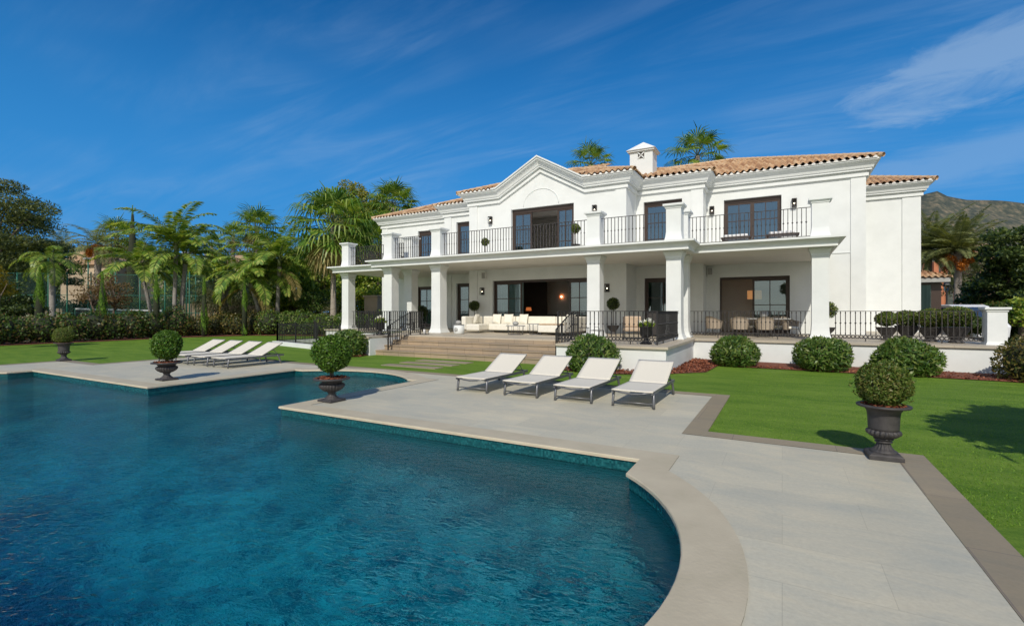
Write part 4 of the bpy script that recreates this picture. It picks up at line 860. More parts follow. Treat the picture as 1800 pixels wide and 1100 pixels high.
# ------------------------------------------------------------------ stepping slabs, mulch, garden shrubs
sl = ["stone stepping slab in the lawn nearest the pool", "stone stepping slab in the lawn between the other two", "stone stepping slab in the lawn nearest the stairs"]
for (x0, x1, y0, y1), l in zip([(-11.45, -9.25, 11.85, 12.3), (-11.45, -9.25, 12.72, 13.17), (-11.45, -9.25, 13.55, 14.0)], sl):
    b = MB(); b.box(x0, x1, y0, y1, -0.06, 0.006); tag(b.build("stepping_slab", M['border'], bevel=0.006), l, "paving slab", "stepping slabs to the stairs")
def mulch_bed(poly, n):
    b = MB(); b.sheet(poly, 0.0)
    # lay the bed on the lawn
    b.v = [(x, y, float(lawn_z(x, y))+0.02) for x, y, z in b.v]
    o = tag(b.build("bark_mulch", M['mulch']), kind='stuff')
    xs = [p[0] for p in poly]; ys = [p[1] for p in poly]; P = []
    def inside(x, y):
        c = False; j = len(poly)-1
        for i in range(len(poly)):
            xi, yi = poly[i]; xj, yj = poly[j]
            if (yi > y) != (yj > y) and x < (xj-xi)*(y-yi)/(yj-yi)+xi: c = not c
            j = i
        return c
    while len(P) < n:
        x, y = random.uniform(min(xs)-.05, max(xs)+.05), random.uniform(min(ys)-.05, max(ys)+.05)
        if inside(x, y): P.append((x, y, float(lawn_z(x, y))+0.03+0.03*random.random()))
    P = np.array(P); q = leaves(P, rand_dir(n)*np.array([1, 1, .5]), np.array([[0, 0, 1.]])+0.9*rand_dir(n), 0.075, 0.045)
    c = quads_obj("bark_chip", q, M['chips'], o); c['kind'] = 'stuff'
mulch_bed([(-6.2, 14.3), (-6.2, 13.75), (-5.4, 13.35), (-4.2, 13.3), (-3.0, 13.8), (-2.0, 15.6), (-1.9, 17.9), (1.0, 17.75), (5.0, 17.6), (8.5, 17.0), (8.5, 19.2), (-2.88, 19.2), (-2.88, 14.28)], 5200)
mulch_bed([(-16.2, 14.25), (-16.0, 13.4), (-15.0, 13.0), (-14.3, 13.6), (-14.42, 14.28)], 700)
def shrub(loc, label, r, h, n, ln, wd, m, seed, sc=(1, 1), cat="shrub", group="round shrubs in front of the terrace wall", name="round_shrub"):
    global rng
    rng = np.random.default_rng(seed); t = empty(name, loc, label, cat, group)
    q = ball_leaves((0, 0, h*0.42), 1.0, n, ln, wd, 0.28, (r*sc[0], r*sc[1], h*0.60), lump=0.07, lo=-0.72)
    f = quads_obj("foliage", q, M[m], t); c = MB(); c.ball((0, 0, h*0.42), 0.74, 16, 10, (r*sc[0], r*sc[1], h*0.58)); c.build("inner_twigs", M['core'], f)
    s = MB()
    for k in range(4): a = k*1.6; s.tube([(0.05*math.cos(a), 0.05*math.sin(a), -0.08), (r*0.4*math.cos(a), r*0.4*math.sin(a), h*0.45)], [0.022, 0.012], 6)
    s.build("stem", M['bark'], t); return t
shrub((-4.9, 13.72, -.04), "round glossy shrub behind the right-hand sun loungers", 0.78, 1.06, 2700, 0.15, 0.045, 'laurel', 21)
shrub((-1.42, 18.25, -.1), "leafy round shrub at the white wall, nearest the terrace step-back", 0.78, 1.03, 2900, 0.16, 0.048, 'laurel', 22)
shrub((1.12, 18.2, -.11), "leafy round shrub at the white wall below the right column", 0.83, 1.04, 3000, 0.16, 0.05, 'laurel', 23)
shrub((3.18, 18.15, -.11), "spreading round shrub at the white wall behind the right urn", 0.84, 1.05, 3100, 0.17, 0.05, 'laurel', 24)
shrub((-15.0, 13.75, -.04), "round shrub left of the stairs behind the nearest pool urn", 0.72, 1.08, 2600, 0.14, 0.05, 'laurel', 25)
for k, (x, y, r, h, l) in enumerate([(5.75, 17.9, 0.75, 1.25, "sparse bronze-leaved shrub against the terrace end pier"), (7.3, 17.6, 0.95, 1.35, "bronze-leaved hedge shrub right of the terrace pier"), (9.2, 17.0, 1.1, 1.5, "bronze-leaved hedge shrub at the right edge of the view")]):
    shrub((x, y, -.12), l, r, h, 1900, 0.11, 0.05, 'hedge2', 26+k, group="bronze hedge shrubs beside the terrace", name="hedge_shrub")

# ------------------------------------------------------------------ terrace furniture
def seatblock(b, x0, x1, y0, y1, z0, z1, r=0.05):
    return b.box(x0, x1, y0, y1, z0, z1)
sofa = empty("sectional_sofa", (-10.3, 19.6, T), "long ivory U-shaped outdoor sofa on the porch at the top of the stairs", "sofa")
def cushion(name, x0, x1, y0, y1, z0, z1, m='sofa', par=None, bev=0.05):
    b = MB(); b.box(x0, x1, y0, y1, z0, z1); o = b.build(name, M[m], par, bevel=bev); return o
for x0, x1, y0, y1 in ((-2.75, -2.0, -0.55, 0.55), (-2.0, -0.95, 0.25, 1.0), (-0.95, 0.1, 0.3, 1.05), (0.1, 1.15, 0.3, 1.05), (1.15, 2.5, -0.85, 1.05)):
    cushion("seat_cushion", x0+0.008, x1-0.008, y0, y1, 0.12, 0.42, par=sofa)
for x0, x1, y0, y1 in ((-3.0, -2.76, -0.55, 1.0), (-2.75, -0.95, 1.0, 1.24), (-0.94, 1.15, 1.05, 1.29), (1.16, 2.5, 1.05, 1.29), (2.5, 2.74, -0.85, 1.29)):
    cushion("backrest", x0, x1, y0, y1, 0.14, 0.78, par=sofa)
for x, y in ((-2.9, -0.45), (-2.1, -0.45), (-2.0, 0.9), (0, 0.45), (0, 1.1), (1.25, -0.75), (2.6, -0.75), (2.6, 1.1)):
    b = MB(); b.tube([(x, y, 0), (x, y, 0.13)], 0.018, 6); b.build("leg", M['alu'], sofa)
def pillow(x, y, z, rz, tilt, m, label, s=0.24):
    b = MB(); n = 9; vs = []
    for sd in (1, -1):
        for j in range(n+1):
            for i in range(n+1):
                u, v = i/n*2-1, j/n*2-1; th = 0.085*(max(0, 1-u**4)*max(0, 1-v**4))**0.5
                e = 1-0.06*(u*u*(1-v*v)+v*v*(1-u*u))*0-0.05*(1-abs(u))*abs(v)**3-0.05*(1-abs(v))*abs(u)**3
                vs.append((u*s*e, sd*th, v*s*e+s))
    k = (n+1)**2; fs = []
    for j in range(n):
        for i in range(n): a = j*(n+1)+i; q = (a, a+1, a+n+2, a+n+1); fs += [q, tuple(x_+k for x_ in q[::-1])]
    b.add(vs, fs, True); o = b.build("throw_pillow", M[m], None, (x, y, z)); o.rotation_euler = (tilt, 0, rz)
    return tag(o, label, "pillow", "throw pillows on the sofa")
SZ = T+0.42
pillow(-12.95, 19.75, SZ, R(-80), R(-14), 'sofa', "ivory throw pillow on the left arm end of the sofa")
pillow(-12.2, 20.42, SZ, 0, R(-16), 'sofa', "ivory throw pillow in the left corner of the sofa")
pillow(-11.55, 20.45, SZ, R(8), R(-16), 'sofa', "ivory throw pillow against the sofa back, second from the left corner")
pillow(-10.75, 20.45, SZ, R(-5), R(-16), 'sofa', "ivory throw pillow against the middle of the sofa back")
pillow(-8.35, 20.45, SZ, R(-6), R(-18), 'sofa', "ivory throw pillow in the right corner of the sofa")
pillow(-7.95, 19.9, SZ, R(72), R(-18), 'sofa', "ivory throw pillow on the right arm of the sofa")
b = MB(); b.box(-9.15, -8.2, 18.9, 19.45, SZ+0.002, SZ+0.07); tag(b.build("folded_throw", M['tan_fabric'], bevel=0.025), "folded tan blanket on the right seat of the sofa", "blanket")
def low_table(name, x, y, r, h, label, top='concrete'):
    t = empty(name, (x, y, T), label, "table", "low tables by the sofa"); b = MB(); b.lathe([(r, h-0.03), (r, h)], seg=28, sm=False); b.build("tabletop", M[top], t)
    b = MB(); b.tube([(0.8*r*math.cos(a), 0.8*r*math.sin(a), 0.012) for a in [2*PI*k/20 for k in range(21)]], 0.012, 6, False); b.build("base_ring", M['alu'], t)
    for k in range(8):
        a = 2*PI*k/8; b = MB(); b.tube([(0.8*r*math.cos(a), 0.8*r*math.sin(a), 0.02), (0.85*r*math.cos(a), 0.85*r*math.sin(a), h-0.02)], 0.009, 5); b.build("leg", M['alu'], t)
    return t
low_table("coffee_table", -10.2, 18.75, 0.42, 0.40, "round grey-topped wire coffee table in front of the sofa")
low_table("coffee_table", -9.45, 19.2, 0.33, 0.48, "smaller taller wire coffee table beside the right sofa seat")
t = empty("drum_stool", (-12.75, 18.1, T), "pale drum-shaped side stool with cut-out at the left end of the sofa", "side table")
b = MB(); b.lathe([(0.2, 0), (0.24, 0.03), (0.25, 0.2), (0.24, 0.37), (0.2, 0.4)], seg=28); b.build("body", M['stucco'], t); b = MB(); b.lathe([(0.245, 0.401), (0.245, 0.425)], seg=28, sm=False); b.build("tabletop", M['concrete'], t)
b = MB(); b.ball((0, -0.15, 0.2), 0.13, 14, 8, (1, 1, 1.15)); b.build("cut_out", M['concrete'], t)
for (x, y, z, l) in ((-12.78, 18.1, T+0.426, "grey stone pot on the pale drum stool"), (-10.2, 18.75, T+0.401, "grey stone pot on the coffee table")):
    b = MB(); b.lathe([(0.06, 0), (0.12, 0.03), (0.14, 0.09), (0.11, 0.15), (0.07, 0.165), (0.08, 0.18), (0.055, 0.17)], seg=20); tag(b.build("stone_pot", M['concrete'], None, (x, y, z)), l, "pot", "stone pots on the low tables")
# lantern by the stairs
def lantern(x, y, w, h, label, rz=0.0):
    t = empty("lantern", (x, y, T), label, "lantern", "floor lanterns on the terrace", rz); r = w/2
    b = MB()
    for sx in (-1, 1):
        for sy in (-1, 1): b.bar((sx*r, sy*r, 0), (sx*r, sy*r, h), 0.018)
    for z in (0.01, h): b.bar((-r, -r, z), (r, -r, z), 0.02); b.bar((-r, r, z), (r, r, z), 0.02); b.bar((-r, -r, z), (-r, r, z), 0.02); b.bar((r, -r, z), (r, r, z), 0.02)
    b.build("frame", M['balcony_iron'], t)
    b = MB(); b.tube([(-r*0.7, 0, h), (-r*0.4, 0, h+0.12), (r*0.4, 0, h+0.12), (r*0.7, 0, h)], 0.008, 6, False); b.build("handle", M['balcony_iron'], t)
    b = MB(); b.lathe([(0.05, 0.012), (0.05, h*0.5)], seg=14); b.build("candle", M['white'], t); return t
lantern(-13.75, 16.9, 0.26, 0.46, "glass lantern with a white candle by the left stair rail")
lantern(-6.35, 16.9, 0.32, 0.42, "wire lantern by the right stair rail, the left one of the pair", 0.2)
lantern(-5.75, 16.6, 0.36, 0.34, "lower wire lantern right of the stair rail behind the railing", -0.1)
# potted topiaries
def topiary(loc, label, stem, r, pot, seed, n=900, group="ball topiaries in pots by the doors", m='darktree', sq=1.0):
    global rng
    rng = np.random.default_rng(seed); t = empty("potted_topiary", loc, label, "potted tree", group)
    b = MB(); b.lathe([(pot*0.55, 0), (pot*0.6, 0.03), (pot*0.35, 0.08), (pot*0.4, 0.12), (pot*0.8, pot*0.9), (pot, pot*1.35), (pot*1.12, pot*1.42), (pot*0.9, pot*1.42), (pot*0.2, pot*1.3)], seg=24); b.build("pot", M['urn'], t)
    z0 = pot*1.3; b = MB(); b.tube([(0, 0, z0), (0.01, 0, z0+stem*0.5), (0, 0, z0+stem+r*0.3)], [0.022, 0.018, 0.015], 7); b.build("stem", M['bark'], t)
    c = z0+stem+r*0.9*sq; f = quads_obj("foliage", ball_leaves((0, 0, c), r, n, 0.07, 0.035, 0.2, (1, 1, sq)), M[m], t); b = MB(); b.ball((0, 0, c), r*0.8, 12, 8, (1, 1, sq)); b.build("inner_twigs", M['core'], f); return t
topiary((-14.3, 21.7, T), "dark ball topiary on a thin stem left of the big sliding door", 0.75, 0.28, 0.24, 31)
topiary((-6.62, 21.3, T), "dark ball topiary on a thin stem behind the porch column right of the sofa", 0.75, 0.28, 0.27, 32)
topiary((-12.93, 20.6, FZ+.02), "small pale ball topiary on the balcony left of the open door", 0.48, 0.20, 0.19, 33, 600, "ball topiaries on the balcony", 'box')
topiary((-7.62, 19.3, FZ+.02), "small pale ball topiary on the balcony beside the pier right of the open door", 0.52, 0.20, 0.19, 34, 600, "ball topiaries on the balcony", 'box')
topiary((-18.6, 22.6, T), "dark shaded ball topiary between the left porch columns", 0.35, 0.36, 0.26, 35)
topiary((1.62, 23.5, T), "slim green topiary peeping out behind the right porch column", 0.45, 0.33, 0.26, 36, m='box')
for k, (x, y, r, st, p, l) in enumerate([(3.25, 21.6, 0.36, 0.10, 0.32, "box ball in a black urn, leftmost on the right terrace"), (3.85, 21.8, 0.42, 0.02, 0.36, "box ball in a black pot, second from left on the right terrace"), (4.36, 21.2, 0.44, 0.06, 0.34, "box ball in a wide black bowl, third from left on the right terrace"), (4.92, 20.75, 0.46, 0.10, 0.36, "largest box ball in a black pot beside the terrace pier")]):
    topiary((x, y, T), l, st, r, p, 40+k, 2200, "box balls on the right terrace", 'box', 0.72)
# flower urns
def flower_urn(loc, label, sc, seed):
    global rng
    rng = np.random.default_rng(seed); t = empty("flower_urn", loc, label, "planter", "urns of white flowers")
    b = MB(); b.lathe([(0.2, 0), (0.2, 0.05), (0.12, 0.08), (0.08, 0.16), (0.1, 0.22), (0.19, 0.27), (0.215, 0.36), (0.21, 0.56), (0.25, 0.6), (0.25, 0.62), (0.2, 0.61), (0.04, 0.58)], seg=28, flute=12, fdepth=0.08, frange=(0.23, 0.5)); b.build("urn", M['iron'], t)
    f = ball_leaves((0, 0, 0.66), 0.24, 500, 0.10, 0.06, 0.6, (1.1, 1.1, 0.7), lo=-0.4); quads_obj("foliage", f, M['lush'], t)
    c = []
    for k in range(12): a = rng.uniform(0, 6.28); q = 0.24*math.sqrt(rng.random()); c.append(ball_leaves((q*math.cos(a), q*math.sin(a), 0.80+0.1*rng.random()-q*0.2), 0.055, 26, 0.06, 0.05, 0.5))
    quads_obj("blossom", np.concatenate(c), M['petal'], t); t.scale = (sc, sc, sc); return t
flower_urn((-3.72, 15.35, T), "black urn of white flowers at the terrace railing corner", 0.9, 51)
flower_urn((-15.2, 15.7, T), "black urn of white flowers behind the left terrace railing", 0.9, 52)
# chairs and tables on the porch
def wicker_chair(loc, rz, label):
    t = empty("wicker_chair", loc, label, "chair", "woven chairs round the terrace table", rz)
    b = MB(); n = 18; vs = []
    for i in range(n+1):
        a = PI*(-0.12+1.24*i/n); x, y = -0.36*math.cos(a), 0.34*math.sin(a); k = max(0.0, math.sin(a)); zt = 0.64+0.18*k**1.5
        for q in range(5): v = q/4; vs.append((x*(0.82+0.18*v), y*(0.82+0.18*v), 0.30+(zt-0.30)*v))
    m = len(vs); vs += [(x*0.9, y*0.9, z) for x, y, z in vs]; fs = []
    for i in range(n):
        for q in range(4): a = i*5+q; f = (a, a+5, a+6, a+1); fs += [f[::-1], tuple(w+m for w in f)]
        a = i*5+4; fs.append((a, a+5, a+5+m, a+m))
    for i in (0, n):
        for q in range(4): a = i*5+q; fs.append((a, a+1, a+1+m, a+m))
    b.add(vs, fs, True); b.build("shell", M['wicker'], t)
    b = MB(); b.lathe([(0.24, 0.33), (0.25, 0.36), (0.24, 0.42), (0.2, 0.43)], seg=22); b.build("seat_cushion", M['sofa'], t)
    for sx, sy in ((-1, -1), (1, -1), (1, 1), (-1, 1)): b = MB(); b.tube([(sx*0.2, sy*0.18, 0.38), (sx*0.25, sy*0.24, 0)], [0.016, 0.012], 6); b.build("leg", M['balcony_iron'], t)
    return t
tx, ty = -0.75, 22.3
t = empty("dining_table", (tx, ty, T), "long dark dining table among the woven chairs on the right porch", "table", "porch tables")
b = MB(); b.box(-1.1, 1.1, -0.45, 0.45, 0.70, 0.74); b.build("tabletop", M['concrete'], t)
for sx in (-1, 1):
    for sy in (-1, 1): b = MB(); b.box(sx*0.95-0.03, sx*0.95+0.03, sy*0.38-0.03, sy*0.38+0.03, 0, 0.7); b.build("leg", M['balcony_iron'], t)
wl = ["woven chair at the dining table, leftmost with its back to the railing", "woven chair at the dining table, second from left along the near side", "woven chair at the dining table, third from left along the near side", "woven chair at the right end of the dining table in the sun",
      "woven chair on the far side of the dining table, left one", "woven chair on the far side of the dining table, right one"]
wp = [(-1.75, -0.35, 2.6), (-0.75, -0.72, PI), (0.15, -0.72, PI+.1), (1.05, -0.3, PI-2.2), (-0.5, 0.75, 0), (0.55, 0.75, 0)]
w0 = wicker_chair((tx+wp[0][0], ty+wp[0][1], T), wp[0][2], wl[0])
for (dx, dy, rz), l in list(zip(wp, wl))[1:]: copy_tree(w0, (tx+dx, ty+dy, T), l, rz)
b = MB(); b.lathe([(0.05, 0), (0.14, 0.06), (0.17, 0.16), (0.15, 0.26), (0.1, 0.30), (0.08, 0.29)], seg=20); tag(b.build("table_vase", M['concrete'], None, (tx+0.1, ty, T+0.741)), "grey vase in the middle of the right porch dining table", "vase")
t = empty("dining_table", (-18.9, 21.4, T), "dark dining table on the left end of the porch", "table", "porch tables")
b = MB(); b.box(-0.9, 0.9, -0.45, 0.45, 0.70, 0.74); b.build("tabletop", M['iron'], t)
for sx in (-1, 1):
    for sy in (-1, 1): b = MB(); b.box(sx*0.8-0.03, sx*0.8+0.03, sy*0.38-0.03, sy*0.38+0.03, 0, 0.7); b.build("leg", M['iron'], t)
t = empty("armchair", (-4.75, 17.6, T), "dark-framed outdoor armchair behind the flower urn", "armchair", rz=R(15))
for s in (-1, 1):
    b = MB(); b.bar((s*0.33, -0.32, 0), (s*0.33, -0.32, 0.6), 0.04); b.bar((s*0.33, 0.32, 0), (s*0.33, 0.36, 0.82), 0.04); b.bar((s*0.33, -0.34, 0.6), (s*0.33, 0.34, 0.6), 0.05, 0.03); b.build("arm_frame", M['balcony_iron'], t)
cushion("seat_cushion", -0.31, 0.31, -0.32, 0.3, 0.30, 0.44, 'tan_fabric', t); cushion("back_cushion", -0.31, 0.31, 0.18, 0.33, 0.44, 0.84, 'tan_fabric', t)
t = empty("barbecue_cabinet", (-4.2, 20.3, T), "tall black cabinet standing on the porch left of the double column", "cabinet")
b = MB(); b.box(-0.62, 0.62, -0.3, 0.3, 0.03, 0.98); b.build("body", M['iron'], t, bevel=0.01); b = MB(); b.box(-0.65, 0.65, -0.33, 0.33, 0.98, 1.03); b.build("lid", M['iron'], t, bevel=0.01)
for x in (-0.31, 0.31): b = MB(); b.box(x-0.29, x+0.29, -0.312, -0.3, 0.08, 0.94); b.build("cabinet_door", M['balcony_iron'], t)
# balcony pieces
for k, (x, y, l) in enumerate([(-1.55, 20.9, "low balcony table with white cushion left of the upper right door post"), (0.0, 20.9, "low balcony table with white cushion on the upper right, nearest the pier")]):
    t = empty("balcony_bench", (x, y, FZ+.02), l, "bench", "low benches on the balcony"); b = MB(); b.box(-0.55, 0.55, -0.3, 0.3, 0.28, 0.33); b.build("seat", M['brown'], t)
    cushion("cushion", -0.45, 0.4, -0.25, 0.25, 0.331, 0.43, 'white', t, 0.03)
    for sx in (-1, 1): b = MB(); b.box(sx*0.48-0.03, sx*0.48+0.03, -0.25, 0.25, 0, 0.28); b.build("leg", M['brown'], t)
t = empty("balcony_chair", (-18.25, 20.9, FZ+.02), "black wire chair on the left end of the balcony", "chair")
b = MB()
for s in (-1, 1): b.tube([(s*0.24, -0.22, 0), (s*0.24, -0.2, 0.44), (s*0.24, 0.2, 0.44), (s*0.22, 0.28, 0.9), (0, 0.3, 0.95)], 0.016, 6)
for k in range(5): b.tube([(-0.16+0.08*k, 0.21, 0.46), (-0.16+0.08*k, 0.29, 0.9)], 0.009, 5)
for s in (-1, 1): b.tube([(s*0.22, 0.2, 0.44), (s*0.24, 0.28, 0)], 0.016, 6)
b.build("frame", M['iron'], t); b = MB(); b.box(-0.24, 0.24, -0.22, 0.22, 0.44, 0.47); b.build("seat", M['iron'], t)
b = MB(); b.lathe([(0.2, 0), (0.26, 0.1), (0.28, 0.3), (0.2, 0.5), (0.1, 0.55)], seg=20); tag(b.build("black_vase", M['iron'], None, (-10.05, 22.7, FZ+.02)), "round black vase in the open upper doorway", "vase")
# inside the rooms: lit wall light, lamp, sideboard
t = empty("wall_light", (-12.1, 28.37, 2.66), "glowing orange petal-shaped wall light on the grey room wall", "wall light")
q = []
for k in range(16):
    a = 2*PI*k/16; q.append([(0, -0.02, 0), (0.17*math.cos(a-0.12), -0.09, 0.17*math.sin(a-0.12)), (0.22*math.cos(a), -0.06, 0.22*math.sin(a)), (0.17*math.cos(a+0.12), -0.09, 0.17*math.sin(a+0.12))])
b = MB()
for f in q: b.add(f, [(0, 1, 2, 3)])
b.build("petals", M['orange'], t); b = MB(); b.ball((0, -0.12, 0), 0.05, 10, 6); b.build("bulb", M['bulb'], t)
t = empty("table_lamp", (-12.95, 25.4, T+0.851), "orange-shaded table lamp on the dark sideboard indoors", "lamp"); b = MB(); b.lathe([(0.1, 0), (0.12, 0.02), (0.03, 0.05), (0.03, 0.22)], seg=16); b.build("base", M['iron'], t)
b = MB(); b.lathe([(0.17, 0.2), (0.14, 0.40)], seg=20); b.build("lamp_shade", M['orange'], t)
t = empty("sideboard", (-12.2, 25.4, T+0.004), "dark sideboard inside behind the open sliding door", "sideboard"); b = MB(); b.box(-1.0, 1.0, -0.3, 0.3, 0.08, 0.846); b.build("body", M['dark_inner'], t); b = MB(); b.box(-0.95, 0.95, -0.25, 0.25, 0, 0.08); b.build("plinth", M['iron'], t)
t = empty("hanging_lamp", (-1.2, 26.9, 2.35), "amber drum lampshade seen inside the right ground-floor door", "lamp"); b = MB(); b.lathe([(0.32, 0.0), (0.32, 0.42)], seg=24); b.build("lamp_shade", M['shade'], t); b = MB(); b.tube([(0, 0, 0.4), (0, 0, 1.54)], 0.01, 6); b.build("cable", M['iron'], t)

# ------------------------------------------------------------------ trees, palms, hedges
FWD = (-0.48434, 0.87488); RGT = (0.87488, 0.48434)
def site(a, d):
    """ground point at distance d in front of the viewpoint, a = sideways slope (metres per metre, + right)"""
    return (d*(FWD[0]+RGT[0]*a), d*(FWD[1]+RGT[1]*a))
def px(u): return (u-900)/858
def hz(v, d): return 1.75+(547-v)*d/858
def tree(name, loc, label, h, rx, ry, rz, cz, m, n, ln, wd, seed, clusters=26, trunk=0.2, group=None, cat="tree", bark='bark', flat=0.6, spread=0.55, multi=1, cr=0.36):
    """tapered trunk and limbs; a crown of leaf clumps scattered through an ellipsoid"""
    global rng
    rng = np.random.default_rng(seed); random.seed(seed); t = empty(name, loc, label, cat, group)
    C = []
    while len(C) < clusters:
        p = rng.uniform(-1, 1, 3); r = np.linalg.norm(p)
        if r > 1 or r < 0.25 or p[2] < -0.8: continue
        C.append(p*np.array([rx, ry, rz])+np.array([0, 0, cz]))
    C = np.array(C); b = MB()
    for k in range(multi):
        a = 2*PI*k/max(1, multi)+0.6; off = 0.0 if multi == 1 else 0.25
        base = (off*math.cos(a)*0.4, off*math.sin(a)*0.4, -0.3); fork = (off*math.cos(a)*3+0.1*random.uniform(-1, 1), off*math.sin(a)*3, max(0.4, cz-rz*0.7)); top = (off*math.cos(a)*4, off*math.sin(a)*4, cz)
        b.tube([base, tuple((np.array(base)+np.array(fork))/2+np.array([0.05, 0.04, 0])), fork, top], [trunk*1.25, trunk, trunk*0.8, trunk*0.4], 9)
        for c in C[k::multi][:14]:
            mid = (np.array(fork)*0.55+c*0.45)+np.array([0, 0, 0.12*rz]); b.tube([fork, tuple(mid), tuple(c)], [trunk*0.45, trunk*0.28, trunk*0.1], 6)
    b.build("trunk", M[bark], t)
    q = []; per = max(8, n//clusters); R_ = (rx*ry*rz)**(1/3)
    for c in C:
        s = cr*R_*(0.7+0.6*rng.random()); d = rand_dir(per); rr = s*(0.35+0.65*rng.random(per)**0.5)
        p = c+d*rr[:, None]*np.array([1.15, 1.15, flat])
        ax = unit(d*0.5+rand_dir(per)+np.array([0, 0, -0.15])); nr = unit(d+rand_dir(per)*0.7+np.array([0, 0, 0.5]))
        q.append(leaves(p, ax, nr, ln*(0.6+0.8*rng.random(per)), wd*(0.6+0.8*rng.random(per))))
    quads_obj("crown", np.concatenate(q), M[m], t); return t
def frond(base, az, el, length, droop, nleaf, lw, ll, twist=0.0, vee=0.5, fold=1.0):
    """feather frond: arching midrib, paired leaflets; returns (midrib points, leaflet quads)"""
    pts = []; p = np.array(base, float); e = el; d = np.array([math.cos(az), math.sin(az)]); n = 12
    for i in range(n+1):
        pts.append(p.copy()); p = p+np.array([d[0]*math.cos(e), d[1]*math.cos(e), math.sin(e)])*length/n; e -= droop/n*(0.5+1.0*i/n)
    pts = np.array(pts); side = np.array([-d[1], d[0], 0]); Q = []
    tt = np.linspace(0.12, 0.99, nleaf); seg = tt*n; i0 = np.minimum(seg.astype(int), n-1); fr = (seg-i0)[:, None]
    c = pts[i0]*(1-fr)+pts[i0+1]*fr; tg = unit(pts[i0+1]-pts[i0]); up = unit(np.cross(tg, np.broadcast_to(side, tg.shape)))*-1
    up = np.where(up[:, 2:3] < 0, -up, up)
    prof = (np.sin(PI*np.clip(tt*0.86+0.1, 0, 1)))**0.55*(1-0.35*tt)
    for s in (-1, 1):
        jit = rng.normal(size=c.shape)*0.10
        ax = unit(side*s*0.9+tg*0.55+up*vee*0.35+jit-np.array([0, 0, 1])*0.28*fold); L_ = (ll*prof)[:, None]
        nr = unit(np.cross(ax, tg)); sd = unit(np.cross(ax, nr)); w = lw*np.ones_like(L_)
        tip = c+ax*L_-np.array([0, 0, 1])*0.16*fold*L_; mid = c+ax*L_*0.5
        Q.append(np.stack([c, mid+sd*w*0.5, tip, mid-sd*w*0.5], 1))
    return pts, np.concatenate(Q)
def feather_palm(name, loc, label, h, nf, length, m, seed, trunk=0.16, bark='greybark', lean=(0, 0), droop=1.5, el=(0.1, 1.35), nleaf=64, lw=0.08, ll=0.75, shaft=True, fruit=False, group="feather palms in the garden", bulge=0.0, dead=0, fold=1.0):
    global rng
    rng = np.random.default_rng(seed); random.seed(seed); t = empty(name, loc, label, "palm tree", group)
    top = (lean[0], lean[1], h); b = MB(); n = 9; pts = []; rad = []
    for i in range(n+1):
        v = i/n; pts.append((lean[0]*v**1.6, lean[1]*v**1.6, -0.3+(h+0.3)*v)); rad.append(trunk*(1.35-0.45*min(1, v*3)+bulge*max(0, v-0.75)*4))
    b.tube(pts, rad, 12); b.build("trunk", M[bark], t)
    if shaft:
        b = MB(); b.tube([(top[0], top[1], h-0.05), (top[0], top[1], h+0.35), (top[0], top[1], h+0.9)], [trunk*1.15, trunk*0.95, trunk*0.4], 10); b.build("crownshaft", M['palm_green'], t)
        top = (top[0], top[1], h+0.55)
    Q = []; rb = MB()
    for k in range(nf):
        az = k*2.39996+rng.normal()*0.15; e = el[1]-(el[1]-el[0])*(k/nf)**0.8+rng.normal()*0.08; l_ = length*(0.82+0.3*rng.random())
        p, q = frond(top, az, e, l_, droop*(0.8+0.4*rng.random()), nleaf, lw, ll, fold=fold); Q.append(q); rb.tube([tuple(v) for v in p[::2]], [0.035, 0.03, 0.024, 0.018, 0.012, 0.008, 0.005], 5, False)
    fr = quads_obj("fronds", np.concatenate(Q), M[m], t); rb.build("midribs", M['palm_green'], fr)
    if dead:
        Q = [frond((top[0], top[1], h-0.2), k*2.1, -0.3, length*0.8, 1.6, nleaf, lw, ll*0.8)[1] for k in range(dead)]; quads_obj("dry_fronds", np.concatenate(Q), M['deadfan'], t)
    if fruit:
        c = []
        for k in range(7):
            a = k*0.9+0.3; c.append(ball_leaves((top[0]+0.85*math.cos(a), top[1]+0.85*math.sin(a), h-0.55-0.35*(k % 3)), 0.48, 420, 0.15, 0.09, 0.8, (0.9, 0.9, 1.2)))
        quads_obj("date_clusters", np.concatenate(c), M['fruit'], t)
    return t
M['palm_green'] = mat("palm_midrib_green", (0.07, 0.10, 0.025), (0.11, 0.13, 0.04), 4, 0.5)
def fan_quads(c, ax, r, nb, lw, cup=0.25, hang=1.0):
    """one fan leaf at the end of a petiole: narrow blades in a disc round c, facing along ax's normal"""
    ax = np.array(ax)/np.linalg.norm(ax); s = np.cross(ax, [0, 0, 1.0]); s = s/max(1e-6, np.linalg.norm(s)); nr = np.cross(s, ax); Q = []
    for i in range(nb):
        a = -2.25+4.5*i/(nb-1); d = ax*math.cos(a)+s*math.sin(a)+nr*cup*0.3; d = d/np.linalg.norm(d); L_ = r*(0.78+0.22*math.cos(a*0.6))*(0.9+0.2*rng.random())
        w = np.cross(d, nr); w = w/np.linalg.norm(w)*lw; m = c+d*L_*0.62-np.array([0, 0, 1])*L_*0.05; e = unit(d*0.55+rng.normal(size=3)*0.12-np.array([0, 0, 1])*(0.5+0.8*rng.random())*hang); tip = m+e*L_*0.45
        Q.append([c, c+d*L_*0.3+w*0.8, m+w*0.55, m-w*0.55]); Q.append([m-w*0.5, m+w*0.5, tip+w*0.12, tip-w*0.12])
    return Q
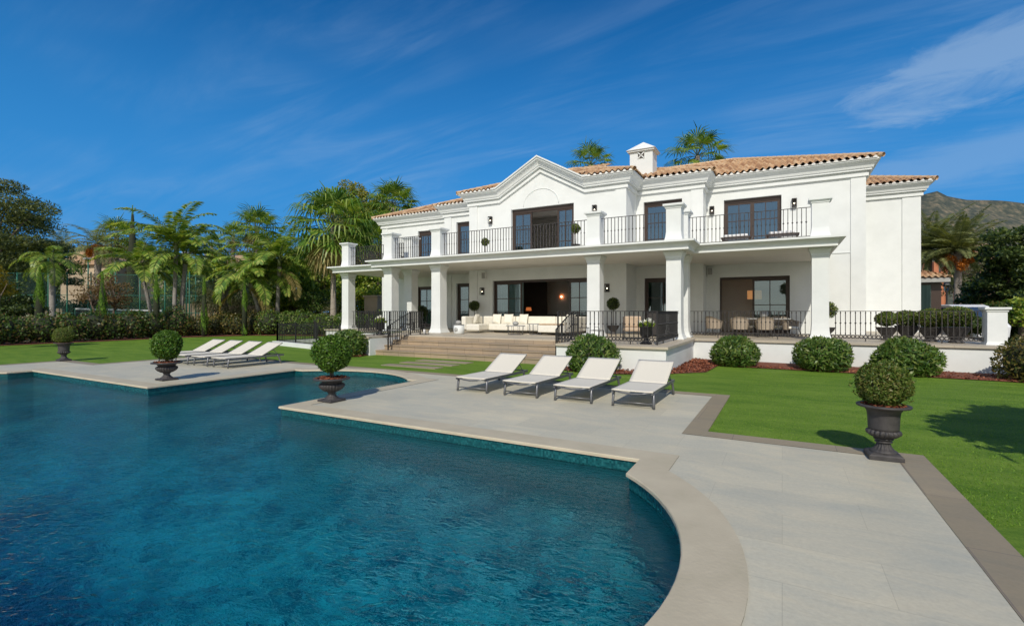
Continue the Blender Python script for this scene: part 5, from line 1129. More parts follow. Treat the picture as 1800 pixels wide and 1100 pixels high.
def fan_palm(loc, label, h, r, nf, fr, seed, trunk=0.17, skirt=14, nb=19, group="fan palms", bark='palmbark', droop=0.0, hang=0.5):
    global rng
    rng = np.random.default_rng(seed); t = empty("fan_palm", loc, label, "palm tree", group); b = MB(); n = 8
    b.tube([(0, 0, -0.3+(h+0.3)*i/n) for i in range(n+1)], [trunk*(1.5-0.55*min(1, i/n*3)) for i in range(n+1)], 12); b.build("trunk", M[bark], t)
    Q = []; rb = MB(); D = []
    for k in range(nf):
        az = k*2.39996; e = 1.35-(1.9+droop)*(k/nf)**0.9; L_ = r*(0.62+0.14*rng.random()); d = np.array([math.cos(az)*math.cos(e), math.sin(az)*math.cos(e), math.sin(e)])
        base = np.array([0, 0, h]); c = base+d*L_+np.array([0, 0, -0.1*L_]); ax = d+np.array([0, 0, -0.28]); Q += fan_quads(c, ax, fr*(0.85+0.3*rng.random()), nb, fr*0.062, hang=hang)
        rb.tube([tuple(base), tuple(base+d*L_*0.5+np.array([0, 0, 0.05*L_])), tuple(c)], [0.03, 0.025, 0.02], 5, False)
    f = quads_obj("fan_leaves", np.array(Q), M['fan'], t); rb.build("leaf_stalks", M['palm_green'], f)
    for k in range(skirt):
        az = k*2.39996+0.5; e = -0.75-0.5*rng.random(); L_ = r*(0.45+0.25*rng.random()); d = np.array([math.cos(az)*math.cos(e), math.sin(az)*math.cos(e), math.sin(e)]); c = np.array([0, 0, h-0.15])+d*L_
        D += fan_quads(c, d+np.array([0, 0, -1.0]), fr*(0.8+0.3*rng.random()), nb, fr*0.05)
    if D: quads_obj("drooping_dry_leaves", np.array(D), M['deadfan'], t)
    return t
def column_cypress(loc, label, h, r, n, seed, group="slim columnar cypresses along the hedge", m='cypress'):
    global rng
    rng = np.random.default_rng(seed); t = empty("columnar_cypress", loc, label, "cypress", group); z = rng.random(n)**0.9
    ph = rng.uniform(0, 6.28, 3); a = rng.uniform(0, 6.28, n); R_ = r*np.clip(1.0-z**3, 0.06, 1)*(0.75+0.25*np.sin(z*9+ph[0]))*(0.8+0.2*np.sin(a*3+z*14+ph[1])); rr = R_*(0.7+0.3*rng.random(n))
    p = np.stack([rr*np.cos(a), rr*np.sin(a), 0.08+z*h], 1); d = np.stack([np.cos(a), np.sin(a), np.zeros(n)], 1)
    quads_obj("foliage", leaves(p, unit(d*0.45+np.array([0, 0, 1.0])+rand_dir(n)*0.4), unit(d+rand_dir(n)*0.5), 0.16*(0.7+0.6*rng.random(n)), 0.05), M[m], t)
    b = MB(); b.tube([(0, 0, -0.2), (0, 0, h*0.5), (0, 0, h*0.93)], [r*0.62, r*0.58, r*0.12], 9); b.build("inner_twigs", M['core'], t); return t

# hedge along the far lawn edge: planted in sections
hp = [(-36.2, 3.5), (-36.1, 7.2), (-36.2, 10.6), (-36.3, 13.8), (-36.6, 17.0), (-36.4, 20.0), (-34.9, 22.4), (-32.2, 23.8), (-29.3, 24.8), (-26.6, 25.8)]
hl = ["dark hedge section at the left edge of the picture", "dark hedge section behind the distant left urn", "dark hedge section between the first and second slim cypress", "dark hedge section in front of the bronze-leaved tree", "dark hedge section in front of the tall feather palms", "mixed hedge section right of the tall feather palms", "mixed hedge section before the stone garden wall", "bushy hedge section behind the black fence, left half", "bushy hedge section behind the black fence, right half", "bushy hedge section beside the villa's left porch"]
for k, ((x, y), l) in enumerate(zip(hp, hl)):
    rng = np.random.default_rng(100+k); t = empty("hedge_section", (x, y, 0), l, "hedge", "hedge along the far lawn"); Q = []; c = MB(); H = 1.7+0.22*math.sin(k*2.1)
    dx, dy = (hp[min(k+1, 9)][0]-hp[max(k-1, 0)][0], hp[min(k+1, 9)][1]-hp[max(k-1, 0)][1]); a = math.atan2(dy, dx)
    for j in range(4):
        s = (-1.4+0.95*j); cx, cy = s*math.cos(a)+rng.normal()*0.1, s*math.sin(a)+rng.normal()*0.1; hh = H*(0.88+0.22*rng.random()); rr = 0.95+0.2*rng.random()
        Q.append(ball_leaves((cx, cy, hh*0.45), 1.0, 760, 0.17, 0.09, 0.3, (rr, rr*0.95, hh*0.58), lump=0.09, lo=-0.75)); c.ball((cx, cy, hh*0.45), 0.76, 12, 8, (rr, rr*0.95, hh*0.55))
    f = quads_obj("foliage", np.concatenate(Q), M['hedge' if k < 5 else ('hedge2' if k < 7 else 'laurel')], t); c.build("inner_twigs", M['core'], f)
b = MB(); pts = [(-38, 2), (-35.0, 2), (-34.7, 13), (-35.1, 18), (-33.6, 21.6), (-30, 23.2), (-25.2, 24.6), (-25.2, 27), (-38, 25)]; b.sheet([p for p in pts], 0.012); tag(b.build("bark_mulch", M['mulch']), kind='stuff')
# slim cypresses in front of the hedge
cl = ["slim columnar cypress nearest the left edge of the picture", "slim columnar cypress in front of the bronze-leaved tree", "slim columnar cypress before the leftmost tall feather palm trunk", "slim columnar cypress right of the tall feather palm trunks", "slim columnar cypress before the stone garden wall"]
for k, ((u, d, v, r), l) in enumerate(zip([(70, 28.3, 472, 0.38), (180, 30.0, 480, 0.34), (275, 32.3, 485, 0.32), (359, 34.0, 490, 0.28), (430, 35.2, 494, 0.28)], cl)):
    x, y = site(px(u), d); column_cypress((x, y, 0), l, hz(v, d), r, 3200, 120+k)
x, y = site(px(233), 62); column_cypress((x, y, 0), "tall pointed cypress above the distant trees at left", hz(362, 62), 1.0, 1800, 130, None)

# tall palms and trees, left to right
def at(u, d, z=0): x, y = site(px(u), d); return (x, y, z)
d = 45; tree("pine_tree", at(-25, d), "big dark pine filling the left edge of the picture", hz(300, d), 5.6, 5, 5.2, 8.6, 'pine', 30000, 0.34, 0.10, 200, 46, 0.35, flat=0.5, cr=0.34)
d = 50; tree("pine_tree", at(45, d), "lower dark pine spreading right of the big left pine", hz(410, d), 4.2, 4, 2.6, 5.6, 'pine', 14000, 0.3, 0.10, 201, 30, 0.25, flat=0.5)
d = 30; tree("small_tree", at(8, d), "small dark round tree by the left hedge", hz(495, d), 2.1, 1.9, 1.05, 2.45, 'darktree', 5200, 0.17, 0.09, 202, 26, 0.10)
d = 22; tree("yellow_shrub", at(-30, d), "yellow-leaved shrub cut by the left edge", hz(470, d), 0.95, 0.9, 0.85, 3.0, 'yellow', 2200, 0.26, 0.05, 203, 16, 0.03, cat="shrub", multi=3)
d = 42; feather_palm("queen_palm", at(92, d), "shaggy green feather palm left of the tan house", hz(470, d), 15, 3.0, 'palm', 210, 0.25, droop=2.1, el=(-0.5, 1.2), ll=0.8, lw=0.05)
d = 80; feather_palm("date_palm", at(110, d), "distant thin date palm standing above the pines", hz(425, d), 22, 4.0, 'date', 211, 0.3, 'palmbark', droop=1.5, el=(-0.3, 1.2), nleaf=26, lw=0.09, ll=0.9, shaft=False, group="distant date palms")
d = 62; feather_palm("date_palm", at(172, d), "bushy date palm with orange fruit above the tan house", hz(430, d), 30, 4.6, 'date', 212, 0.4, 'palmbark', droop=1.5, el=(-0.5, 1.3), nleaf=36, lw=0.08, ll=0.9, shaft=False, fruit=True, group="distant date palms")
d = 66; fan_palm(at(205, d), "dark pointed fan palm behind the tan house", hz(415, d), 2.6, 30, 1.6, 213, 0.3, 6)
d = 38
feather_palm("king_palm", at(270, d), "leftmost of the tall feather palms, lower crown", hz(478, d), 17, 3.9, 'palm', 220, 0.15, lean=(-0.9, -0.5), droop=1.7, el=(-0.15, 1.3), ll=1.0, lw=0.095)
feather_palm("king_palm", at(306, d), "tallest feather palm with upright spear leaves", hz(444, d), 18, 4.5, 'palm', 221, 0.16, lean=(0.1, 0.1), droop=1.75, el=(0.3, 1.5), ll=1.05, lw=0.095)
feather_palm("king_palm", at(317, d+.6), "tall feather palm close beside the tallest one", hz(462, d), 16, 4.3, 'palm', 222, 0.17, lean=(0.35, 0.2), droop=1.7, el=(-0.1, 1.2), ll=1.0, lw=0.095)
d = 70; fan_palm(at(410, d), "small distant fan palm against the sky", hz(415, d), 2.0, 24, 1.3, 230, 0.22, 6); d = 58; fan_palm(at(452, d), "distant fan palm behind the middle feather palms", hz(402, d), 2.6, 28, 1.7, 231, 0.25, 8)
d = 75; fan_palm(at(372, d), "distant fan palm partly behind the tall feather palms", hz(432, d), 2.0, 22, 1.3, 232, 0.22, 6)
d = 38
feather_palm("king_palm", at(487, d), "tallest of the middle feather palms", hz(468, d), 18, 4.3, 'palm', 223, 0.17, lean=(0.3, 0), droop=1.8, el=(-0.2, 1.45), ll=1.05, lw=0.095, dead=2)
feather_palm("king_palm", at(470, d+1), "middle feather palm with a pale straight trunk", hz(490, d), 16, 3.9, 'palm', 224, 0.15, lean=(-0.1, 0), droop=1.7, el=(-0.2, 1.3), ll=0.95, lw=0.095)
feather_palm("king_palm", at(462, d-.5), "leaning feather palm, lowest crown of the middle group", hz(498, d), 17, 4.1, 'palm', 225, 0.15, lean=(-1.0, -0.4), droop=1.8, el=(-0.3, 1.25), ll=1.0, lw=0.095, dead=3)
d = 44; feather_palm("date_palm", at(395, d), "low drooping date palm between the two palm groups", hz(500, d), 24, 3.3, 'date', 226, 0.3, 'palmbark', droop=1.7, el=(-0.4, 1.2), nleaf=40, lw=0.06, ll=0.7, shaft=False, group="distant date palms")
d = 36; fan_palm(at(586, d), "large shaggy fan palm with tall slender trunk beside the villa", hz(398, d), 3.2, 44, 1.8, 240, 0.20, 40, 19, None, droop=0.25, hang=0.85)
d = 33; tree("plum_tree", at(182, d), "small bronze-leaved tree with forked bare trunk", hz(475, d), 1.75, 1.5, 1.25, 3.0, 'plum', 2600, 0.14, 0.075, 250, 34, 0.075, multi=2, cr=0.3)
d = 40; tree("olive_shrub", at(392, d), "rounded grey-green shrub before the stone wall", hz(478, d), 2.0, 1.8, 1.6, 2.5, 'olive', 6500, 0.16, 0.06, 251, 26, 0.08, cat="shrub")
for k, (u, d, v, rx, rz, m, l) in enumerate([(522, 43, 452, 2.4, 2.8, 'lush', "broad lush green tree right of the middle feather palms"), (566, 45, 440, 2.6, 3.2, 'lush', "dense lush green tree behind the shaggy fan palm trunk"), (625, 46, 470, 2.8, 2.6, 'lush', "lush green tree seen between the left porch columns"), (548, 40, 515, 1.6, 1.3, 'laurel', "dark round bush below the lush trees"), (660, 48, 455, 2.6, 2.8, 'lush', "lush green tree close behind the villa's left corner"), (600, 38, 525, 1.4, 1.1, 'olive', "greyish bush beside the villa's left porch column")]):
    z = hz(v, d); tree("leafy_tree", at(u, d), l, z, rx, rx*0.9, rz, max(rz*0.9, z-rz), m, 6500 if rx > 2 else 3000, 0.26 if rx > 2 else 0.16, 0.14 if rx > 2 else 0.08, 260+k, 30, 0.13, group="leafy trees left of the villa")
d = 56
for k, (u, v, rx, l) in enumerate([(612, 320, 2.2, "tall golden-green tree behind the shaggy fan palm, left one"), (640, 330, 2.0, "tall golden-green tree behind the shaggy fan palm, middle one"), (665, 340, 2.3, "tall golden-green tree nearest the villa roof")]):
    z = hz(v, d); tree("poplar_tree", at(u, d+k), l, z, rx, rx, 5.0, z-4.6, 'gold', 9000, 0.26, 0.15, 270+k, 40, 0.22, group="golden-green trees behind the fan palm", cr=0.3, flat=0.9)
d = 50; fan_palm(at(690, d), "dark fan palm peeping over the villa's left roof end", hz(362, d), 2.6, 34, 1.7, 241, 0.24, 10)
d = 48; fan_palm(at(650, d), "fan palm lower down behind the villa's left balcony", hz(425, d), 2.6, 34, 1.6, 242, 0.24, 14)
# palms behind the villa roof
d = 46; fan_palm(at(1038, d), "fan palm showing over the roof left of the chimney", hz(290, d), 2.2, 22, 1.25, 243, 0.2, 0, group="fan palms behind the villa roof")
d = 44; fan_palm(at(1226, d), "taller fan palm showing over the roof right of the chimney", hz(275, d), 2.7, 25, 1.45, 244, 0.22, 0, group="fan palms behind the villa roof")
# a backdrop of separate garden trees beyond the tennis court
bt = [("distant dark tree behind the tan house, far left", -20, 78, 440, 'darktree'), ("distant olive-green tree left of the tan house roof", 55, 82, 455, 'olive'), ("distant dark tree just left of the tan house", 128, 84, 442, 'darktree'), ("distant green tree behind the tan house ridge", 150, 88, 420, 'olive'), ("distant dark tree right of the fruiting date palm", 215, 80, 428, 'darktree'),
      ("distant green tree left of the pointed cypress", 248, 86, 425, 'gold'), ("distant dark tree behind the tallest feather palm", 300, 84, 432, 'darktree'), ("distant yellow-green tree by the floodlights", 345, 60, 438, 'lush'), ("distant olive tree between the palm groups", 400, 86, 440, 'olive'), ("distant dark tree left of the middle palms", 440, 80, 436, 'darktree'), ("distant green tree behind the middle palms", 490, 76, 430, 'darktree'), ("distant green tree right of the middle palms", 535, 72, 425, 'gold'), ("distant dark tree behind the fan palm trunk", 580, 70, 420, 'darktree'), ("distant tree beyond the left balcony railing", 640, 64, 410, 'darktree')]
for k, (l, u, d, v, m) in enumerate(bt):
    z = hz(v, d); tree("distant_tree", at(u, d), l, z, 4.2, 4, z*0.42, z*0.58, m, 5200, 0.5, 0.26, 300+k, 30, 0.25, group="distant trees beyond the tennis court", flat=0.75)
for k, (u, d, h, m, l) in enumerate([(30, 46, 3.2, 'darktree', "dark court-side bush at far left"), (105, 52, 3.0, 'darktree', "dark court-side bush behind the feather palm"), (150, 55, 3.4, 'darktree', "dark court-side bush before the tan house"), (210, 54, 3.6, 'hedge', "dark court-side bush behind the bronze tree"), (250, 53, 3.6, 'darktree', "dark court-side bush left of the tall palms"), (298, 52, 3.4, 'hedge', "dark court-side bush behind the tall palm trunks"), (340, 52, 3.3, 'darktree', "dark court-side bush behind the floodlight poles"), (440, 50, 3.6, 'darktree', "dark bush behind the middle palm trunks"), (500, 48, 3.9, 'lush', "green bush right of the middle palm trunks"), (-10, 52, 5.2, 'darktree', "tall dark bush behind the left pine trunk"), (66, 54, 5.4, 'darktree', "tall dark bush left of the court-side feather palm"), (192, 57, 5.2, 'hedge', "tall dark bush behind the bronze-leaved tree"), (322, 56, 5.4, 'darktree', "tall dark bush right behind the tallest palm trunk"), (376, 55, 5.6, 'darktree', "tall dark bush between the two palm groups"), (425, 53, 5.4, 'darktree', "tall dark bush behind the slim cypress at the stone wall"), (478, 52, 5.8, 'darktree', "tall dark bush directly behind the middle palms"), (530, 50, 5.6, 'darktree', "tall dark bush left of the shaggy fan palm trunk")]):
    tree("court_bush", at(u, d), l, h, 2.6, 2.0, h*0.48, h*0.5, m, 3400, 0.24, 0.12, 330+k, 22, 0.08, cat="bush", group="bushes along the tennis court")

# ------------------------------------------------------------------ tennis court, neighbours' houses, garden walls at left
b = MB(); P = [at(-30, 40), at(300, 44), at(330, 60), at(-60, 56)]; b.sheet([(p[0], p[1]) for p in P], -0.2); tag(b.build("tennis_court", M['court']), kind='structure')
t = empty("court_fence", at(118, 43.5), "tall green wire fence round the tennis court", "fence")
o = Vector(at(118, 43.5)); post = []
for u, dd, v in ((-15, 42.5, 478), (30, 43, 478), (85, 43.4, 452), (118, 43.7, 478), (160, 44.2, 478), (203, 44.5, 462), (246, 45, 478), (290, 45.4, 478), (333, 45.8, 478), (375, 46, 478)):
    p = Vector(at(u, dd))-o; post.append(p); b = MB(); b.tube([(p.x, p.y, -0.2), (p.x, p.y, hz(v, dd))], 0.055, 8); b.build("post", M['green_metal'], t)
b = MB()
for p, q in zip(post[:-1], post[1:]):
    for z in (0.1, 1.6, 3.2, 5.1): b.bar((p.x, p.y, z), (q.x, q.y, z), 0.04)
b.build("rail", M['green_metal'], t)
net = bpy.data.materials.new("green_wire_mesh"); net.use_nodes = True; nt = net.node_tree; pb = nt.nodes['Principled BSDF']; pb.inputs['Base Color'].default_value = (0.012, 0.06, 0.045, 1); pb.inputs['Roughness'].default_value = 0.7
ng = N(nt, 'ShaderNodeTexChecker'); ng.inputs['Scale'].default_value = 18; ntc = N(nt, 'ShaderNodeTexCoord'); nt.links.new(ntc.outputs['Object'], ng.inputs['Vector']); tp = N(nt, 'ShaderNodeBsdfTransparent'); nm = N(nt, 'ShaderNodeMixShader')
nmr = N(nt, 'ShaderNodeMapRange'); nmr.inputs['To Min'].default_value = 0.12; nmr.inputs['To Max'].default_value = 0.42; nt.links.new(ng.outputs['Fac'], nmr.inputs[0]); nt.links.new(nmr.outputs[0], nm.inputs[0]); nt.links.new(tp.outputs[0], nm.inputs[1]); nt.links.new(pb.outputs[0], nm.inputs[2]); nt.links.new(nm.outputs[0], nt.nodes['Material Output'].inputs[0])
b = MB()
for p, q in zip(post[:-1], post[1:]): b.add([(p.x, p.y, -0.1), (q.x, q.y, -0.1), (q.x, q.y, 5.1), (p.x, p.y, 5.1)], [(0, 1, 2, 3)])
b.build("wire_mesh", net, t)
t = empty("tennis_net", at(200, 47), "dark tennis net with white top band on the green court", "net"); o = Vector(at(200, 47)); a_, c_ = Vector(at(132, 45.5))-o, Vector(at(285, 47.5))-o
b = MB(); b.bar((a_.x, a_.y, 1.98), (c_.x, c_.y, 1.80), 0.05, 0.14); b.build("top_band", M['white'], t); b = MB(); b.bar((a_.x, a_.y, 1.0), (c_.x, c_.y, 0.9), 0.02, 1.7); b.build("netting", M['iron'], t)
for p in (a_, c_): b = MB(); b.tube([(p.x, p.y, -0.2), (p.x, p.y, 2.0)], 0.05, 8); b.build("post", M['green_metal'], t)
for k, (u, v, l) in enumerate([(155, 456, "court floodlight mast before the tan house"), (328, 446, "court floodlight mast right of the tall palms, left one of two"), (344, 446, "court floodlight mast right of the tall palms, right one of two")]):
    d = 47; t = empty("floodlight_mast", at(u, d), l, "lamp post", "tennis court floodlights"); h = hz(v, d); b = MB(); b.tube([(0, 0, -0.2), (0, 0, h)], 0.06, 8); b.build("pole", M['green_metal'], t); b = MB(); b.box(-0.35, 0.35, -0.3, 0.3, h, h+0.14); b.build("lamp_head", M['concrete'], t, bevel=0.02)
def house(name, loc, rz, w, dpt, h, rise, label, m='tan', over=0.5, wins=(), ridge_x=True):
    t = empty(name, loc, label, "house", None, rz); b = MB(); b.box(-w/2, w/2, 0, dpt, -0.5, h); b.build("wall", M[m], t)
    b = MB(); x, y0, y1 = w/2+over, -over, dpt+over
    if ridge_x: ym = dpt/2; vs = [(-x, y0, h), (x, y0, h), (x-dpt*0.4, ym, h+rise), (-x+dpt*0.4, ym, h+rise), (x, y1, h), (-x, y1, h)]; fs = [(0, 1, 2, 3), (1, 4, 2), (4, 5, 3, 2), (5, 0, 3), (5, 4, 1, 0)]
    else: vs = [(-x, y0, h), (x, y0, h), (0, y0, h+rise), (-x, y1, h), (x, y1, h), (0, y1, h+rise)]; fs = [(0, 2, 5, 3), (1, 4, 5, 2), (0, 1, 2), (3, 5, 4), (0, 3, 4, 1)]
    b.add(vs, fs); b.build("roof", M['roof_far'], t)
    for x0, x1, z0, z1 in wins:
        b = MB(); b.box(x0, x1, -0.06, 0.0, z0, z1); f = b.build("window", M['brown'], t); b = MB(); b.box(x0+0.08, x1-0.08, -0.075, -0.06, z0+0.08, z1-0.08); b.build("pane", M['carglass'], f)
    return t
M['roof_far'] = mat("far_roof_tiles", (0.36, 0.22, 0.13), (0.52, 0.36, 0.23), 3, 0.9, 0.6, 9, stretch=(4, 0.6, 1))
yaw = math.atan2(475, 858)
house("neighbour_house", at(148, 66), yaw-.15, 7.4, 8, hz(466, 66), 1.9, "tan neighbouring house with pale gable beyond the court fence", ridge_x=False)
house("neighbour_house", at(265, 68), yaw-.1, 12.5, 8, hz(478, 68), 2.2, "long low tan house with tiled roof behind the tall palms", wins=((-3.5, -2.2, 3.0, 4.6), (1.0, 2.4, 3.0, 4.6)))
house("neighbour_house", at(380, 74), yaw, 9, 8, hz(462, 74), 1.6, "pale house with reddish roof between the palm groups")
def gwall(p, q, z0, z1, label, th=0.4, m='stonewall'):
    o = Vector(p); e = Vector(q)-o; b = MB(); b.bar((0, 0, (z0+z1)/2), (e.x, e.y, (z0+z1)/2), th, z1-z0); tag(b.build("garden_wall", M[m], None, p), label, "wall", "low stone garden walls")
gwall(at(318, 48), at(392, 47), 0, 2.5, "tan stone garden wall right of the tall palm trunks"); gwall(at(405, 45), at(520, 44), 0, 2.3, "tan stone garden wall behind the middle palm trunks"); gwall(at(30, 44), at(112, 44.5), 0, 2.0, "pale court-side wall at far left")
b = MB(); b.squaretower(0, 0, [(0.75, 0), (0.75, 2.9), (0.85, 2.95), (0.85, 3.1)]); tag(b.build("garden_pillar", M['tan'], None, at(663, 42)), "tan pillar in the garden seen between the left porch columns", "pillar")
# black fence on a low white kerb wall left of the terrace
t = empty("black_fence", (-23.4, 16.6, 0), "black iron fence on a low white kerb left of the terrace", "fence")
def fence_run(p, q, posts=True):
    b = MB(); a = Vector((*p, 0)); c = Vector((*q, 0)); L_ = (c-a).length; n = int(L_/0.13)
    for z in (0.22, 1.08): b.bar((a.x, a.y, z), (c.x, c.y, z), 0.035, 0.03)
    for i in range(n+1): w = a+(c-a)*(i/n); b.bar((w.x, w.y, 0.1), (w.x, w.y, 1.08), 0.016)
    b.build("bars", M['iron'], t)
    for i in range(int(L_/1.9)+1): w = a+(c-a)*(i/max(1, int(L_/1.9))); g = MB(); g.bar((w.x, w.y, 0), (w.x, w.y, 1.2), 0.06); g.build("post", M['iron'], t)
fence_run((0, 0), (6.4, -1.5)); fence_run((0, 0), (0.4, 4.4)); fence_run((0.4, 4.4), (6.6, 3.2))
b = MB(); b.bar((-0.1, -0.05, 0.07), (6.5, -1.6, 0.07), 0.3, 0.22); b.bar((0.0, 0.2, 0.07), (0.4, 4.4, 0.07), 0.3, 0.218); b.build("kerb_wall", M['stucco'], t)

# ------------------------------------------------------------------ right side: annex, car, lamp, palms, big trees, hill
t = empty("annex_pavilion", (5.4, 34.5, 0), "small annex with terracotta tiled roof and brown glazed doors behind the villa", "annex")
AX0, AX1, AZ = -0.2, 2.2, 3.45
b = MB(); b.box(AX0, AX1, 0.2, 5, 0, AZ); b.build("wall", M['brown'], t)
Q = ([], [], []); roof_plane(Q, (AX0-1.5, -0.4), (1, 0), (0, 1), AX1-AX0+1.85, 3.0, False, True, AZ+0.12); roof_plane(Q, (AX1+0.35, -0.4), (0, 1), (-1, 0), 6, 3.0, True, True, AZ+0.12)
me = bpy.data.meshes.new("roof"); me.from_pydata(Q[0], [], Q[1]); uv = me.uv_layers.new(name="UVMap"); li = np.empty(len(me.loops), dtype=np.int32); me.loops.foreach_get('vertex_index', li); f4 = np.array(Q[2], dtype=np.float32)[li].reshape(-1, 4, 2); f4[:] = f4.mean(axis=1, keepdims=True); uv.data.foreach_set('uv', f4.reshape(-1)); me.materials.append(M['tile'])
ro = bpy.data.objects.new("roof", me); COL.objects.link(ro); ro.parent = t
b = MB(); b.box(AX0-1.4, AX1+0.28, -0.3, 0.18, AZ-0.12, AZ+0.1); b.build("eave_board", M['concrete'], t)
for x0, x1 in ((0.0, 0.55), (0.95, 1.75)):
    b = MB(); b.box(x0, x1, 0.15, 0.2, 0.2, AZ-0.25); g = b.build("glazed_door", M['curtain'], t); b = MB(); b.box(x0, x1, 0.13, 0.14, 0.2, AZ-0.25); b.build("pane", M['glass_low'], g)
for k, (u, v0, w) in enumerate([(1622, 462, 0.9), (1636, 462, 0.9), (1648, 478, 1.2), (1671, 470, 1.3)]): pass
d = 58; t = house("brick_house", at(1616, d), yaw, 5.5, 8, hz(490, d), 1.5, "terracotta brick house with chimney stacks glimpsed behind the annex", 'brick')
for k, (x, z, w) in enumerate([(0.6, hz(462, d), 0.5), (1.5, hz(461, d), 0.55), (2.3, hz(478, d), 0.5), (2.65, hz(470, d), 0.3)]):
    b = MB(); b.box(x-w/2, x+w/2, -0.6, 0.0, 2, z); b.build("chimney", M['brick'], t)
d = 80; house("hillside_house", at(1733, d), yaw, 3.5, 4, hz(433, d), 0.9, "small reddish house on the slope above the date palm", 'brick')
t = empty("lamp_post", at(1664, 28.5), "black lantern lamp post on a white pier behind the terrace", "lamp post")
b = MB(); b.squaretower(0, 0, [(0.3, 0), (0.3, 1.75), (0.36, 1.78), (0.36, 1.88)]); b.build("pier", M['stucco'], t); b = MB(); b.lathe([(0.12, 1.88), (0.06, 2.0), (0.045, 2.3), (0.045, 2.85), (0.09, 2.88), (0.05, 2.92)], seg=14); b.build("pole", M['iron'], t)
b = MB(); b.lathe([(0.09, 2.92), (0.15, 3.28), (0.15, 3.29)], seg=6, sm=False); b.build("lantern", M['glass'], t); b = MB(); b.lathe([(0.2, 3.29), (0.17, 3.34), (0.05, 3.46), (0.02, 3.55)], seg=6, sm=False); b.build("lantern_roof", M['iron'], t)
b = MB()
for k in range(6): a = 2*PI*k/6; b.bar((0.09*math.cos(a), 0.09*math.sin(a), 2.92), (0.155*math.cos(a), 0.155*math.sin(a), 3.3), 0.015)
b.build("lantern_frame", M['iron'], t)
# parked van: only its roof and windows show over the box balls
cx_, cy_, _ = at(1686, 27.5)
t = empty("parked_van", (cx_, cy_, 0.02), "white parked van behind the box balls, only its roof and windscreen showing", "van", rz=R(-68))
b = MB(); prof2 = [(-2.1, 0.35), (2.1, 0.35), (2.2, 0.95), (1.9, 1.2), (1.4, 1.32), (0.85, 2.0), (0.5, 2.1), (-1.9, 2.12), (-2.15, 1.95), (-2.2, 0.95)]; b.prism(prof2, -0.9, 0.9, 'y'); b.build("body", M['silver'], t, bevel=0.06)
b = MB(); b.add([(1.39, -0.76, 1.37), (1.39, 0.76, 1.37), (0.90, 0.68, 1.97), (0.90, -0.68, 1.97)], [(0, 1, 2, 3)]); b.build("windscreen", M['carglass'], t)
for s in (-1, 1):
    b = MB(); b.add([(1.2, s*0.905, 1.38), (0.78, s*0.905, 1.92), (-1.8, s*0.905, 1.95), (-1.95, s*0.905, 1.38)], [(0, 1, 2, 3)]); b.build("side_window", M['carglass'], t)
    for x in (-1.4, 1.4): b = MB(); b.tube([(x, s*0.74, 0.36), (x, s*0.94, 0.36)], 0.36, 20); b.build("wheel", M['tyre'], t)
# palms at right
d = 44; feather_palm("date_palm", at(1632, d), "tall date palm half hidden by the villa's right wall", hz(440, d), 50, 4.6, 'date', 400, 0.3, 'palmbark', droop=1.0, el=(-0.4, 1.4), nleaf=90, lw=0.05, ll=0.8, shaft=False, group="date palms right of the villa")
d = 42; feather_palm("date_palm", at(1684, d), "date palm with bright orange fruit right of the villa", hz(442, d), 60, 4.0, 'date', 401, 0.3, 'palmbark', droop=0.95, el=(-0.15, 1.5), nleaf=90, lw=0.048, ll=0.7, shaft=False, fruit=True, group="date palms right of the villa")
# big dark trees
for k, (u, d, v, rx, rz, m, n, l) in enumerate([(1812, 30, 362, 2.3, 3.2, 'darktree', 15000, "large dark tree at the right edge of the picture"), (1776, 31, 420, 1.9, 2.5, 'darktree', 9000, "dark tree left of the large one at the right edge"), (1733, 33, 496, 1.6, 1.6, 'darktree', 6000, "low dark tree below and right of the fruiting date palm"), (1835, 27, 480, 2.2, 2.2, 'darktree', 8000, "dark tree in front of the large one, cut by the right edge"), (1750, 30, 535, 1.5, 0.9, 'hedge', 4500, "low dark bush behind the terrace end pier"), (1795, 26, 520, 0.9, 1.0, 'lush', 900, "yellow-green sprays of branches at the right edge"), (1705, 33, 528, 1.1, 0.6, 'gold', 2200, "small olive-green bush behind the parked car"), (1708, 50, 462, 2.3, 2.6, 'olive', 5200, "grey-green tree low behind the fruiting date palm"), (1697, 25, 553, 1.0, 0.55, 'darktree', 2500, "dark low bush behind the largest box ball"), (1800, 28, 545, 1.6, 1.0, 'darktree', 5000, "dark bush behind the slatted fence")]):
    z = hz(v, d); tree("broadleaf_tree", at(u, d), l, z, rx, rx*0.95, rz, z-rz*0.95, m, n, 0.22, 0.12, 410+k, 36, 0.2, group="dark trees at the right edge", cr=0.32)
# dark close-boarded fence at the right edge
t = empty("dark_fence", (8.6, 22.5, -.1), "dark slatted fence under the trees at the right edge", "fence")
for k in range(30): b = MB(); b.box(0.22*k, 0.22*k+0.17, 0.1*k*0.2, 0.1*k*0.2+0.03, 0, 1.75); b.build("slat", M['iron'], t)
b = MB(); b.bar((0, 0.06, 1.4), (6.6, 0.66, 1.4), 0.05); b.bar((0, 0.06, 0.4), (6.6, 0.66, 0.4), 0.05); b.build("rail", M['iron'], t)
t = empty("wire_fence", (6.3, 18.6, -.12), "thin dark wire fence through the bronze hedge", "fence")
for x in (0.0, 2.0, 4.0): b = MB(); b.bar((x, -0.1*x, 0), (x, -0.1*x, 1.45), 0.06); b.build("post", M['iron'], t)
b = MB()
for z in (0.4, 0.8, 1.2, 1.42): b.bar((0, 0, z), (4, -0.4, z), 0.012)
b.build("wire", M['iron'], t)
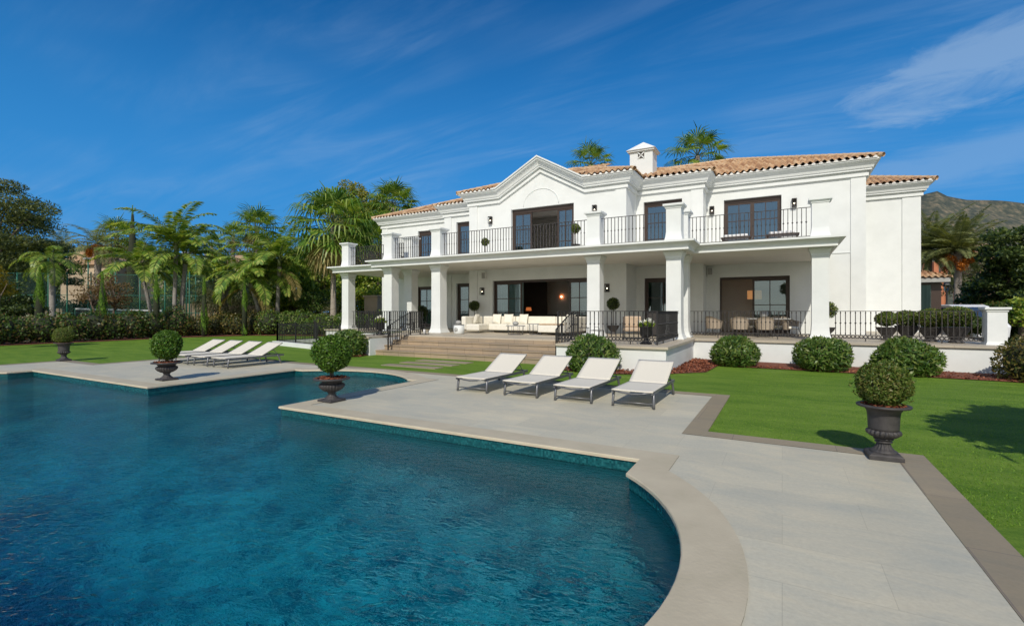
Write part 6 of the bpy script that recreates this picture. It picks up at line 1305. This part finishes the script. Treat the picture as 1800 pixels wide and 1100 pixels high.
# tree outside the picture to the right: its shade lies on the lawn
shade0 = tree("shade_tree", (6.3, 5.6, -.1), "round garden tree on the lawn beyond the right edge, its shade on the grass", 5.2, 2.3, 2.6, 1.7, 3.7, 'darktree', 16000, 0.30, 0.18, 430, 60, 0.16, cr=0.42)
tree("shade_tree", (8.0, 2.0, -.1), "second round garden tree beyond the right edge, nearer the camera", 5.2, 2.3, 2.4, 1.7, 3.6, 'darktree', 12000, 0.30, 0.18, 431, 50, 0.16, cr=0.42)
for k, (x, y, s, l) in enumerate([(-9, -34, 1.25, "tall garden tree behind the camera, mirrored in the windows"), (3.5, -30, 1.3, "broad garden tree behind the camera, right of the first"), (12, -33, 1.2, "garden tree behind the camera, furthest right"), (-19, -34, 1.3, "garden tree behind the camera, beyond the pool's near end")]):
    copy_tree(shade0, (x, y, -.1), l, k*1.1, s)
# mountain
def hills():
    b = MB(); nx, ny = 90, 40; vs = []; fs = []
    rs = np.random.default_rng(5); ph = rs.uniform(0, 6.28, (24,)); fx = rs.uniform(0.004, 0.05, 24); fy = rs.uniform(0.004, 0.05, 24); am = 0.22/(fx+fy)
    for j in range(ny+1):
        for i in range(nx+1):
            u = 1480+520*i/nx; d = 330+520*j/ny; x, y = site(px(u), d)
            ridge = np.interp(u, [1480, 1590, 1625, 1648, 1665, 1700, 1760, 1800, 1860, 2000], [400, 352, 334, 329, 338, 346, 352, 357, 362, 380]); top = (547-ridge)/858*760
            z = top*min(1.0, (j/ny/0.83))**1.25 if j/ny < 0.83 else top*(1-(j/ny-0.83)*2.0)
            z += sum(am[k]*math.sin(fx[k]*x+ph[k])*math.sin(fy[k]*y+ph[-k]) for k in range(24))*min(1, j/9)*0.16
            vs.append((x, y, z-2))
    for j in range(ny):
        for i in range(nx): a = j*(nx+1)+i; fs.append((a, a+1, a+nx+2, a+nx+1))
    b.add(vs, fs, True)
    m = mat("hill_scrub", (0.04, 0.052, 0.038), (0.19, 0.155, 0.10), 0.11, 0.95, 1.0, 0.2, c3=(0.085, 0.088, 0.058), detail=14, lo=0.38, hi=0.66, bdist=4, stretch=(1, 0.3, 1))
    tag(b.build("mountain", m), kind='structure')
hills()
# short grass blades standing along the nearer lawn
def grass_blades():
    global rng
    rng = np.random.default_rng(77); n = 55000; P = []
    d = 4.0+11*rng.random(n)**1.25; a = rng.uniform(0.3, 1.25, n); x = d*(FWD[0]+RGT[0]*a); y = d*(FWD[1]+RGT[1]*a)
    ok = ((x > X1+0.01) | ((x > X2+0.01) & (y > Y1+0.01))) & (x < 8) & (y < 17.4) & (y > 0.5); x, y = x[ok], y[ok]; k = len(x)
    z = lawn_z(x, y); h = (0.010+0.014*rng.random(k)); az = rng.uniform(0, 6.28, k); w = 0.0035+0.002*rng.random(k)
    s = np.stack([np.cos(az)*w, np.sin(az)*w, 0*az], 1); b0 = np.stack([x, y, z-0.003], 1); tip = b0+np.stack([rng.normal(size=k)*0.012, rng.normal(size=k)*0.012, h], 1)
    tag(quads_obj("grass", np.stack([b0-s, b0+s, tip], 1), M['blades']), kind='stuff')
grass_blades()
